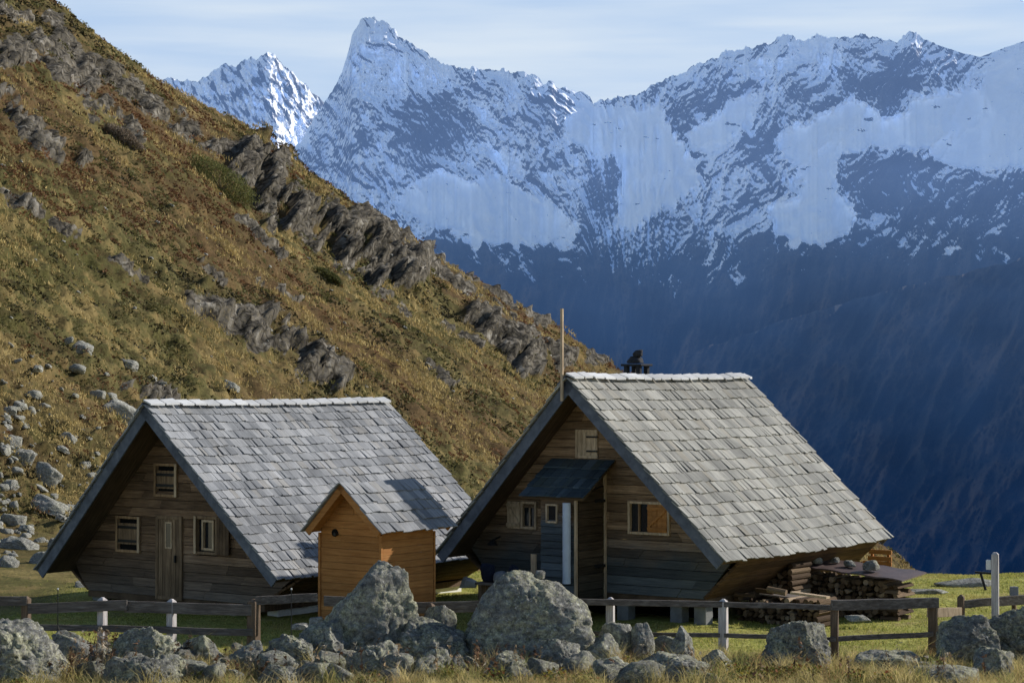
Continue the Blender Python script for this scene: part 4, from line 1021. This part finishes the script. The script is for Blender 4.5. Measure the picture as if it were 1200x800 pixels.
# sheet over the far pile
me = MB(); n = 14
for i in range(n):
    u0, u1 = .5+i*2.75/n, .5+(i+1)*2.75/n
    def zt(u): return 1.07-.075*(u-.5)+.012*math.sin(u*9)
    me.hexa([(u0, 3.38, zt(u0)-.03), (u1, 3.38, zt(u1)-.03), (u1, 4.6, zt(u1)+.05), (u0, 4.6, zt(u0)+.05), (u0, 3.38, zt(u0)), (u1, 3.38, zt(u1)), (u1, 4.6, zt(u1)+.08), (u0, 4.6, zt(u0)+.08)])
b = me.build('cover_sheet', M['tarp']); b.location = O2; b.rotation_euler = (0, 0, RZ); tag(b, 'plum-brown sheet weighed down with stones on top of the far woodpile', 'sheet')
for j, (u, v, r_) in enumerate(((1.1, 3.7, .12), (1.35, 4.1, .10), (1.8, 3.9, .11), (2.35, 3.75, .19))):
    o = bpy.data.objects.new('stone', boulder_mesh('stone', 150+j, r_*1.15, r_, r_*.8, M['rock'], 3)); C.objects.link(o)
    o.location = hutp(u, v, 1.07-.075*(u-.5)+.06*(v-3.38)+r_*.62)
    tag(o, ['small stone at the left end of the plum-brown sheet', 'flat stone second from the left on the plum-brown sheet', 'pale stone in the middle of the plum-brown sheet', 'largest round stone on the plum-brown sheet'][j], 'stone')
# made-up boards for the sunlit boxed eave end, sunlight put into their orange
t = empty('eave_end_boards', hutp(1.0, 6.35, 0), RZ); tag(t, 'added boards standing for the orange sunlit eave end at the rear hut corner', 'rack')
for z, x0 in ((.84, -.1), (.95, .02), (1.10, .05)): MB().box(x0, .60, 0, .04, z, z+.10).build('board', M['orange'], t)
for x in (.1, .5): MB().box(x-.03, x+.03, .045, .10, -.8, 1.18).build('upright', M['orange'], t)

# ------------------------------------------------------------------ things standing by the right hut
def bundle(px, py, d, sx, sy, sz, mat, label, seed, cat='bag'):
    o = bpy.data.objects.new('bag', boulder_mesh('bag', seed, sx, sy, sz, M[mat], 4, planes=20, soft=.12, rough=.6)); C.objects.link(o)
    o.location = at(px, py, d); tag(o, label, cat, 'bags by the porch'); return o
bx = empty('bench', at(598, 700, 41.6)+np.array([0, 0, 0]), RZ); tag(bx, 'low dark wooden bench carrying bags beside the porch', 'bench')
bx.location.z = h1(bx.location.x, bx.location.y)
MB().box(-.75, .55, -.2, .2, .84, .89).build('seat', M['fence'], bx)
for x in (-.65, .45): MB().box(x-.03, x+.03, -.18, .18, 0, .839).build('leg', M['fence_dark'], bx)
zs = .89+bx.location.z
for j, (dx, sx, sz, mt, lb) in enumerate(((-.55, .17, .22, 'cloth_dark', 'dark navy bag at the left end of the bench by the porch'), (-.22, .17, .14, 'cloth_grey', 'small grey bag on the bench, second from the left'),
        (.08, .16, .22, 'cloth_dark', 'tall dark bag in the middle of the bench'), (.36, .16, .15, 'cloth_blue', 'blue grey bag at the right end of the bench'))):
    o = bpy.data.objects.new('bag', boulder_mesh('bag', 160+j, sx, .14, sz, M[mt], 4, planes=20, soft=.12, rough=.6)); C.objects.link(o)
    o.location = (bx.location.x+dx*gx.x, bx.location.y+dx*gx.y, zs+sz*.72); tag(o, lb, 'bag', 'bags on the bench')
b = MB().box(-.06, .06, -.02, .02, 0, .98).build('plank', M['pale_wood']); b.location = hutp(-3.0, -1.02, .42); b.rotation_euler = (.05, .03, RZ); tag(b, 'yellowish plank leaning upright against the porch left of the pale duct', 'plank')

# ------------------------------------------------------------------ fences
def P3(px, py, d): return Vector(at(px, py, d))
def post(mb_mat, px, ytop, d, wpx, root, hgt=None, cap=True):
    p = P3(px, ytop, d); wd = wpx/F*d; g = h1(p.x, p.y)-.15; mb = MB(); r_ = wd/2
    mb.hexa([(-r_, -r_, g), (r_, -r_, g), (r_, r_, g), (-r_, r_, g), (-r_*.95, -r_*.95, p.z-.03), (r_*.95, -r_*.95, p.z-.03), (r_*.95, r_*.95, p.z-.03), (-r_*.95, r_*.95, p.z-.03)])
    mb.hexa([(-r_*.95, -r_*.95, p.z-.028), (r_*.95, -r_*.95, p.z-.028), (r_*.95, r_*.95, p.z-.028), (-r_*.95, r_*.95, p.z-.028), (-r_*.3, -r_*.3, p.z+.02), (r_*.3, -r_*.3, p.z+.02), (r_*.3, r_*.3, p.z+.02), (-r_*.3, r_*.3, p.z+.02)])
    o = mb.build('post', M[mb_mat], root, .006); o.location = Vector((p.x, p.y, 0))-root.location; o.rotation_euler = (0, 0, math.radians(random.uniform(-30, -16))); return o
def rail(mat, a, b, hpx, root, th=.05, nm='rail'):
    pa, pb = P3(*a), P3(*b); mb = MB(); n = 5
    ht = hpx/F*a[2]
    pts = [pa.lerp(pb, i/n)+Vector((0, 0, random.uniform(-.008, .008) if 0 < i < n else 0)) for i in range(n+1)]
    d = (pb-pa).normalized(); sd = Vector((-d.y, d.x, 0))*th/2; up = Vector((0, 0, ht/2))
    vs = []
    for p in pts: vs += [p-sd-up, p+sd-up, p+sd+up, p-sd+up]
    mb.v = [tuple(v) for v in vs]
    for i in range(n):
        for j in range(4): mb.f.append((i*4+j, i*4+(j+1) % 4, i*4+4+(j+1) % 4, i*4+4+j))
    mb.f += [(3, 2, 1, 0), (n*4, n*4+1, n*4+2, n*4+3)]
    o = mb.build(nm, M[mat], root, .006); o.location = -root.location; return o
def fence(px, d, label): 
    t = empty('fence', P3(px, 720, d)); t.location.z = 0; tag(t, label, 'fence', 'weathered rail fences'); return t
f1 = fence(160, 37.4, 'long grey plank fence running in front of the left hut')
for (px, yt, m_, wp) in ((32, 699, 'fence_dark', 9), (121, 700, 'fence_post', 9), (202, 702, 'fence_post', 9), (298, 702, 'fence_dark', 12)):
    post(m_, px, yt, 37.5, wp, f1)
rail('fence', (-45, 704, 37.3), (33, 703, 37.42), 11, f1); rail('fence', (34, 712, 37.42), (150, 708, 37.38), 12, f1)
rail('fence', (147, 710, 37.44), (298, 714, 37.44), 13, f1); rail('fence', (300, 703, 37.44), (372, 699, 37.9), 10, f1); rail('fence', (-45, 733, 37.42), (130, 735, 37.42), 7, f1); rail('fence', (130, 735, 37.42), (300, 740, 37.42), 8, f1)
f2 = fence(800, 37.6, 'round-topped post and rail fence between the dome boulder and the woodpile grass')
rail('fence', (380, 703, 37.9), (480, 706, 38.1), 12, f2); rail('fence', (478, 711, 38.1), (575, 709, 38.0), 13, f2)
for (px, yt, m_, wp) in ((505, 707, 'fence_dark', 9), (715, 700, 'fence_post', 9), (847, 702, 'fence_post', 10)): post(m_, px, yt, 37.8 if px < 800 else 37.3, wp, f2)
rail('fence', (640, 703, 37.8), (848, 707, 37.26), 7, f2, .07); rail('fence', (848, 707, 37.24), (978, 711, 36.8), 6, f2, .07)
rail('fence', (690, 741, 37.7), (848, 743, 37.26), 5, f2, .06); rail('fence', (848, 743, 37.24), (978, 748, 36.8), 5, f2, .06)
f3 = fence(1040, 37.0, 'heavy beam fence section with a thick top rail at the right')
post('fence_dark', 977, 704, 36.7, 9, f3); post('fence_dark', 1092, 708, 37.3, 10, f3)
rail('fence', (974, 708, 36.6), (1098, 705, 37.2), 12, f3, .10); rail('fence', (972, 748, 36.62), (1092, 742, 37.22), 6, f3, .05)
f4 = fence(1150, 38.2, 'short plank fence with a thin brown stake leaving the picture at the right')
post('fence_dark', 1125, 697, 38.0, 8, f4); post('fence_dark', 1187, 687, 38.6, 5, f4)
rail('pale_wood', (1086, 717, 37.35), (1125, 716, 37.9), 11, f4); rail('fence', (1127, 707, 38.0), (1165, 704, 38.2), 9, f4, .08); rail('fence', (1165, 704, 38.2), (1245, 699, 38.9), 11, f4, .08); rail('fence', (1095, 736, 37.5), (1125, 738, 37.9), 9, f4)
MB().box(-.075, .075, -.05, .05, 0, .17).build('post_box', M['cloth_grey'], f4, .01).location = P3(1187, 697, 38.5)-f4.location
# tall pale post with a white plate and a bracket
p = P3(1165, 647, 37.8); t = empty('signpost', (p.x, p.y, 0), math.radians(-18)); tag(t, 'tall square sunlit post with a white plate rising above the meadow at the right', 'post')
hh = p.z; mb = MB().box(-.065, .065, -.065, .065, -.2, hh-.03); mb.hexa([(-.065, -.065, hh-.029), (.065, -.065, hh-.029), (.065, .065, hh-.029), (-.065, .065, hh-.029), (-.03, -.03, hh+.01), (.03, -.03, hh+.01), (.03, .03, hh+.01), (-.03, .03, hh+.01)])
mb.build('post', M['fence_post'], t, .008)
q = P3(1158, 661, 37.8).z; MB().box(-.16, -.068, -.055, .03, q-.09, q+.09).build('plate', M['white_paint'], t, .01)
mb = MB().bar((-.36, -.02, q-.14), (-.04, -.02, q-.16), .05, .035); mb.build('bracket', M['iron'], t)
mb = MB().bar((-.26, -.02, q-.16), (-.17, .0, q-.47), .045, .03, (0, 1, 0)); mb.build('strut', M['iron'], t)
for px, lab in ((69, 'thin dark wire stake rising in front of the left fence end'), (342, 'thin dark wire stake in front of the white foundation')):
    p = P3(px, 690, 37.0); o = MB().tube((0, 0, 0), (0, 0, p.z+.1), .009, n=6).build('wire_stake', M['iron']); o.location = (p.x, p.y, -.1); tag(o, lab, 'stake')
    MB().tube((0, 0, p.z+.1), (0, 0, p.z+.13), .014, n=8).build('stake_cap', M['white_paint'], o)


# ------------------------------------------------------------------ stones on the left slope
def hill_stone(px, py, wpx, hpx, seed, label, group=None, mat='rock_pale', tilt=.35, sub=4, meshname='stone', shared=None):
    p = on_ground(px, py); d = p.y; sx = wpx/F*d/2; sz = hpx/F*d/2
    me = shared or boulder_mesh('stone', seed, 1, .8, .8, M[mat], sub, planes=9, soft=.02, rough=.9)
    o = bpy.data.objects.new('stone', me); C.objects.link(o); o.location = p+Vector((0, 0, sz*.05))
    o.scale = (sx, sx*.9, sz*1.15); o.rotation_euler = (0, tilt, 0 if shared is None else random.uniform(0, 6))
    tag(o, label, 'stone', group or 'stones on the hillside', 'thing'); return o
for j, a in enumerate([
 (144, 490, 62, 34, 'long pale slab of rock on the slope just behind the left hut ridge', .55), (94, 413, 26, 20, 'pale stone lying alone in brown grass high on the left slope', .4),
 (29, 541, 30, 32, 'bright pale upright stone near the left edge, paired with a grey one', .3), (52, 562, 36, 32, 'grey sloping stone right of the bright upright one', .5),
 (10, 573, 22, 26, 'rounded stone cut by the left edge beside the bright upright one', .2), (12, 524, 30, 24, 'dark-sided stone at the left edge above the bright upright one', .3),
 (52, 598, 46, 26, 'broad cracked stone with a white top left of the left hut eave', .3), (80, 602, 26, 26, 'grey stone touching the right end of the broad cracked one', .5),
 (14, 613, 34, 22, 'stone at the left edge left of the broad cracked one', .2), (22, 642, 50, 30, 'largest heaped stone above the left fence end', .3),
 (52, 660, 34, 26, 'jumbled grey stone right of the largest heaped one', .4), (8, 664, 26, 26, 'grey stone low at the left edge below the largest heaped one', .2),
 (66, 640, 20, 22, 'small sharp stone near the lowest corner of the left roof', .5), (38, 470, 22, 14, 'small white stone high at the left above the pale pair', .3),
 (78, 515, 24, 16, 'small white-flecked stone in the grass left of the left hut roof', .3), (150, 432, 30, 20, 'grey stone below a dark hollow above the left hut ridge', .4),
 (268, 478-20, 24, 14, 'flat stone peeping above the left hut ridge', .5), (110, 693-6, 40, 12, 'low grey stone in the shade beside the left hut wall', .1)]):
    hill_stone(a[0], a[1], a[2], a[3], 300+j, a[4], tilt=a[5])
protos = [boulder_mesh('stone', 340+j, 1, .8, .75, M['rock_pale'], 3, planes=8, soft=.02, rough=1.0) for j in range(6)]
rd = random.Random(23); k = 0; scree = []
while k < 150:
    px, py = rd.uniform(-8, 215), rd.triangular(395, 690, 620)
    if px > 40+(690-py)*.62: continue
    if px > 170-(py-470)*.62 and py > 470: continue
    if rd.random() < .35: px = abs(rd.gauss(20, 25))
    wpx = rd.uniform(4, 10) if rd.random() < .62 else rd.uniform(10, 22)
    if k >= 92 or wpx < 5: scree.append((px, py, wpx, wpx*rd.uniform(.5, .9), k % 6)); k += 1; continue
    hill_stone(px, py, wpx, wpx*rd.uniform(.5, .9), 0, 'small grey stone strewn in the dry grass of the slope left of the left hut', 'small stones strewn on the lower slope', shared=protos[k % 6], tilt=rd.uniform(0, .6)); k += 1
k = 0
while k < 60:
    px = rd.uniform(0, 690); py = rd.uniform(120, 560)
    if py < 40+.56*px or py > 470: continue
    wpx = rd.uniform(3, 8)
    scree.append((px, py, wpx, wpx*rd.uniform(.5, .8), k % 6)); k += 1
vs, fs = [], []
for (px, py, wpx, hpx, j) in scree:
    p = on_ground(px, py); r_ = wpx/F*p.y/2; rz = hpx/F*p.y/2; n0 = len(vs); c_, s_ = math.cos(px), math.sin(px)
    for v_ in protos[j].vertices:
        x_, y_, z_ = v_.co.x*r_, v_.co.y*r_, v_.co.z*rz*1.15; vs.append((p.x+x_*c_-y_*s_, p.y+x_*s_+y_*c_, p.z+z_+rz*.2-x_*c_*.4))
    fs += [tuple(n0+i for i in f_.vertices) for f_ in protos[j].polygons]
me = bpy.data.meshes.new('scree'); me.from_pydata(vs, [], fs); me.update(); me.materials.append(M['rock_pale'])
o = bpy.data.objects.new('scree', me); C.objects.link(o); tag(o, kind='stuff')

# ------------------------------------------------------------------ vegetation
def blades(P, H, W, lean, col, two=True):
    """one bent blade (2 triangles) per point P (n,3)"""
    n = len(P); a = rng.uniform(0, 2*PI, n); dx = np.stack([np.cos(a), np.sin(a), np.zeros(n)], 1)
    b = rng.uniform(0, 2*PI, n); ld = np.stack([np.cos(b), np.sin(b), np.zeros(n)], 1)*(lean*H*rng.uniform(.3, 1.2, n))[:, None]
    up = np.zeros((n, 3)); up[:, 2] = H
    w2 = dx*(W/2)[:, None]
    mid = P+up*.55+ld*.3; tip = P+up*np.clip(1-lean*.15, .4, 1)+ld
    t1 = np.stack([P-w2, P+w2, mid+w2*.8], 1); t2 = np.stack([P-w2, mid+w2*.8, mid-w2*.6], 1); t3 = np.stack([mid-w2*.6, mid+w2*.8, tip], 1)
    return np.concatenate([t1, t2, t3]), np.concatenate([col*.75, col*.85, col])
def pal(n, colors, wts, jitter=.3):
    c = np.array(colors)[rng.choice(len(colors), n, p=np.array(wts)/sum(wts))]
    return c*rng.uniform(1-jitter, 1+jitter, (n, 1))
def fan(n, y0, y1, tm=.285, power=1.0):
    y = np.sqrt(rng.uniform(y0*y0, y1*y1, n)); t = rng.uniform(-tm, tm, n); return t*y, y
# short meadow turf
def meadow():
    x, y = fan(230000, 35.2, 56)
    hb = hill_base(x, y); nz_ = fbm(x/1.4, y/1.4, 3.3, 3)+.35*fbm(x/.35, y/.35, 1.3, 2)
    hut = np.zeros(len(x), bool)
    for (ox, oy, u0, u1, v0, v1) in ((200/F*41.8, 41.8, -5.2, .9, -.1, 6.3), (-295/F*42.7, 42.7, -5.7, .4, -.1, 7.0)):
        u = (x-ox)*math.cos(A)-(y-oy)*math.sin(A); v = (x-ox)*math.sin(A)+(y-oy)*math.cos(A)
        hut |= (u > u0) & (u < u1) & (v > v0) & (v < v1)
    hut |= (x < -9.9+rng.normal(0, .6, len(x))) & (y > 43.2+rng.normal(0, .8, len(x)))
    keep = (~hut) & (rng.uniform(-1.0, .4, len(x)) < nz_+.3); x, y, nz_ = x[keep], y[keep], nz_[keep]
    P = np.stack([x, y, height(x, y)-.01], 1); n = len(P)
    H = rng.uniform(.025, .065, n)*(1+.9*np.clip(nz_, 0, 1)); W = rng.uniform(.010, .020, n)
    col = pal(n, [(.27, .30, .06), (.40, .40, .09), (.52, .47, .14), (.60, .51, .20), (.17, .20, .045)], [3, 4, 2.2, 1, 1.5])
    dry = np.clip(fbm(x/2.2, y/1.3, 7.7, 4, .6)*1.3+.10, 0, .9)[:, None]; col = col*(1-dry)+np.array([.50, .42, .14])*rng.uniform(.7, 1.2, (n, 1))*dry
    V, cc = blades(P, H, W, .8, col); tag(tri_mesh('grass', V, cc, M['blade']), kind='stuff')
meadow()
# dry foreground grass, in tufts
def foreground():
    nt_ = 5200; x, y = fan(nt_, 30.5, 37.4)
    d_ = fbm(x/.9, y/.9, 1.9, 3); wgt = sstep(37.6, 35.6, y+d_*.7)*.9+.06
    keep = rng.uniform(0, 1, nt_) < wgt*(.35+.9*np.clip(d_+.45, 0, 1)); x, y = x[keep], y[keep]
    k = 34; X = np.repeat(x, k)+rng.normal(0, .085, len(x)*k); Y = np.repeat(y, k)+rng.normal(0, .085, len(x)*k)
    hs = np.repeat(rng.uniform(.13, .34, len(x))*(1+.7*(rng.random(len(x)) < .15)), k)
    n = len(X); P = np.stack([X, Y, height(X, Y)-.02], 1)
    tc_ = np.repeat(pal(len(x), [(.74, .60, .28), (.64, .52, .21), (.52, .43, .16), (.50, .33, .15), (.32, .33, .10)], [4, 4, 2.5, 1.5, 1.8], .25), k, 0)
    V, cc = blades(P, hs*rng.uniform(.5, 1.15, n), rng.uniform(.006, .013, n), .75, tc_*rng.uniform(.7, 1.25, (n, 1)))
    tag(tri_mesh('dry_grass', V, cc, M['blade']), kind='stuff')
foreground()
# tall dead stalks
def stalks():
    Vs, Cs = [], []
    spots = [(px, rng.uniform(33.2, 35.6)) for px in np.concatenate([rng.normal(105, 30, 60), rng.normal(300, 60, 34), rng.normal(480, 70, 26), rng.normal(600, 40, 14), rng.uniform(0, 1200, 70), rng.normal(1040, 50, 16)])]
    for px, d in spots:
        x = (px-600)/F*d; g = h1(x, d); H = rng.uniform(.25, .62)*(1.25 if px < 160 else 1)
        b = rng.uniform(0, 2*PI); l = rng.uniform(.05, .3)*H; c = np.array([[.16, .085, .045], [.30, .21, .12], [.38, .32, .24], [.10, .06, .035]][rng.integers(4)])
        pts = [np.array([x+math.cos(b)*l*s*s, d+math.sin(b)*l*s*s, g-.02+H*s]) for s in np.linspace(0, 1, 5)]
        for i in range(4):
            r0, r1 = .0065*(1-i/6), .0065*(1-(i+1)/6)
            for off in (np.array([1, 0, 0]), np.array([0, 1, 0])):
                a0, a1, b0, b1 = pts[i]-off*r0, pts[i]+off*r0, pts[i+1]-off*r1, pts[i+1]+off*r1
                Vs += [[a0, a1, b1], [a0, b1, b0]]; Cs += [c, c]
        for i in range(int(rng.integers(6, 16))):   # dry seed heads and withered leaves
            s = rng.uniform(.35, 1); q = pts[0]+(pts[-1]-pts[0])*s+rng.normal(0, .012, 3); e = rng.normal(0, .028, (3, 3)); Vs.append(q+e); Cs.append(c*rng.uniform(.7, 1.5))
    tag(tri_mesh('weed_stalks', np.array(Vs), np.array(Cs), M['leaf']), kind='stuff')
stalks()
# low leafy undergrowth among the boulders
def leafy():
    Vs, Cs = [], []
    spots = [(px, d, r_) for px, d, r_ in [(600, 33.6, .55), (580, 33.4, .4), (650, 33.5, .45), (690, 33.3, .4), (750, 33.8, .3), (850, 34.6, .4), (875, 34.3, .5), (905, 34.1, .5), (930, 34.4, .35),
             (870, 33.4, .5), (960, 34.0, .3), (1005, 33.5, .3), (1040, 33.3, .35), (1085, 35.4, .3), (1100, 34.4, .3), (735, 35.3, .22), (690, 35.0, .2), (520, 33.5, .35), (440, 33.3, .3), (240, 33.6, .4), (330, 33.8, .35), (30, 32.6, .4)]]
    for px, d, r_ in spots:
        x0 = (px-600)/F*d; n = int(900*r_)
        x = x0+rng.normal(0, r_*.55, n); y = d+rng.normal(0, r_*.45, n); g = height(x, y)
        hh = rng.uniform(.02, .26, n)*np.exp(-((x-x0)/r_)**2)
        c0 = np.stack([x, y, g+hh], 1); sz = rng.uniform(.018, .042, n)
        e1 = rng.normal(0, 1, (n, 3)); e1 /= np.linalg.norm(e1, axis=1)[:, None]; e2 = rng.normal(0, 1, (n, 3)); e2 -= (e1*e2).sum(1)[:, None]*e1; e2 /= np.linalg.norm(e2, axis=1)[:, None]
        e1 *= sz[:, None]; e2 *= sz[:, None]*.6
        Vs += [np.stack([c0-e1, c0+e2, c0+e1], 1), np.stack([c0-e1, c0+e1, c0-e2], 1)]
        c = pal(n, [(.32, .26, .05), (.20, .20, .045), (.10, .12, .03), (.28, .09, .035), (.12, .075, .035)], [3, 3, 3, 1, 1.6]); Cs += [c, c]
    tag(tri_mesh('undergrowth', np.concatenate(Vs), np.concatenate(Cs), M['leaf']), kind='stuff')
leafy()
# heather, bilberry and tussock mats on the slope
def slope_mats():
    w_ = ((GH > .6) & (GM < .25+.5*rng.random(GM.shape))).astype(float)
    py_ = HY-F*(GZ-EYE)/GY
    w_[(GY > 285)] = 0; w_ = w_*np.clip(GY/70., .5, 1)**.5
    w_ = w_[1:-1, 1:-1].ravel(); w_ /= w_.sum()
    nC = 22000; idx = rng.choice(len(w_), nC, p=w_)
    def pick(G): return G[1:-1, 1:-1].ravel()[idx]
    cx, cy, cz = pick(GX), pick(GY), pick(GZ)
    a = fbm(cx/16., cy/26., 2.7, 3)+rng.normal(0, .22, nC); b = fbm(cx/9., cy/14., 8.7, 3)+rng.normal(0, .25, nC)+.24*sstep(125, 65, cy)
    kind = np.where(b > .17, 0, np.where(a > .06, 1, np.where(a > -.33, 2, 3)))   # 0 gold tussock, 1 rust, 2 olive, 3 dark
    k = 26; sc = np.clip(cy/95., .55, 2.2)
    R_ = rng.uniform(.16, .52, nC)*sc**.7
    th = rng.uniform(0, 2*PI, (nC, k)); rr = np.sqrt(rng.uniform(0, 1, (nC, k)))
    ox = rr*np.cos(th)*R_[:, None]*1.35; oy = rr*np.sin(th)*R_[:, None]*1.35
    dome = (1-rr**2)*R_[:, None]*.62*rng.uniform(.3, 1.05, (nC, k))
    # local slope so that mats lie on the ground
    sx = .73+np.zeros(nC)
    pxx = cx[:, None]+ox; pyy = cy[:, None]+oy; pz = cz[:, None]-ox*sx[:, None]*.95+oy*.13+dome
    cpos = np.stack([pxx, pyy, pz], -1).reshape(-1, 3); n = len(cpos)
    kk = np.repeat(kind, k); s_ = np.repeat(sc, k)
    sz = rng.uniform(.045, .115, n)*s_
    e1 = rng.normal(0, 1, (n, 3)); e1[kk == 0, 2] = np.abs(e1[kk == 0, 2])*2.2+.8
    e1 /= np.linalg.norm(e1, axis=1)[:, None]; e2 = rng.normal(0, 1, (n, 3)); e2 -= (e1*e2).sum(1)[:, None]*e1; e2 /= np.linalg.norm(e2, axis=1)[:, None]
    len_ = np.where(kk == 0, 1.9, 1.0)*sz; wid = np.where(kk == 0, .32, .75)*sz
    V = np.stack([cpos-e2*wid[:, None], cpos+e2*wid[:, None], cpos+e1*len_[:, None]], 1)
    P = np.array([[.47, .355, .145], [.18, .09, .042], [.145, .135, .05], [.040, .036, .017]])
    ccol = P[kind]*rng.uniform(.65, 1.3, (nC, 1)); col = np.repeat(ccol, k, 0)*rng.uniform(.75, 1.2, (n, 1))
    tag(tri_mesh('heath_mats', V, col, M['leaf']), kind='stuff')
slope_mats()
def bush(px, py, wpx, hpx, cols, label, seed):
    p = on_ground(px, py); d = p.y; rx = wpx/F*d/2; rz_ = hpx/F*d; n = 9000
    root = empty('bush', p); tag(root, label, 'bush')
    v = rng.normal(0, 1, (n, 3)); v /= np.linalg.norm(v, axis=1)[:, None]; rr = rng.uniform(.45, 1.0, n)**.6
    lump = 1+.28*fbm(v[:, 0]*2.2+seed, v[:, 1]*2.2, v[:, 2]*2.2, 3)
    c0 = v*(rr*lump)[:, None]*np.array([rx, rx*.7, rz_*.62]); c0[:, 2] += rz_*.30-c0[:, 0]*.55
    sz = rng.uniform(.05, .13, n); e1 = rng.normal(0, 1, (n, 3)); e1 /= np.linalg.norm(e1, axis=1)[:, None]; e1[:, 2] = np.abs(e1[:, 2])+.3
    e2 = rng.normal(0, 1, (n, 3)); e2 -= (e1*e2).sum(1)[:, None]*e1; e2 /= np.linalg.norm(e2, axis=1)[:, None]
    V = np.stack([c0-e2*(sz*.4)[:, None], c0+e2*(sz*.4)[:, None], c0+e1*(sz*1.5)[:, None]], 1)
    tri_mesh('foliage', V, pal(n, cols, [1]*len(cols), .4), M['leaf'], root)
    mb = MB()
    for i in range(7):
        a = 2*PI*i/7; mb.tube((0, 0, -.1), (math.cos(a)*rx*.6, math.sin(a)*rx*.4, rz_*.7-math.cos(a)*rx*.3), .05, .02, 6)
    mb.build('stem', M['fence_dark'], root)
bush(255, 222, 82, 34, [(.16, .17, .055), (.22, .21, .075), (.09, .10, .035)], 'round olive green bush on the hillside below the dark rock band', 1)
bush(146, 172, 46, 22, [(.22, .17, .12), (.30, .24, .18), (.13, .10, .07)], 'bare grey-brown bush high on the left hillside', 2)
bush(385, 330, 30, 12, [(.09, .10, .035), (.15, .14, .05)], 'small dark green bush below the cliff in the middle of the hillside', 3)
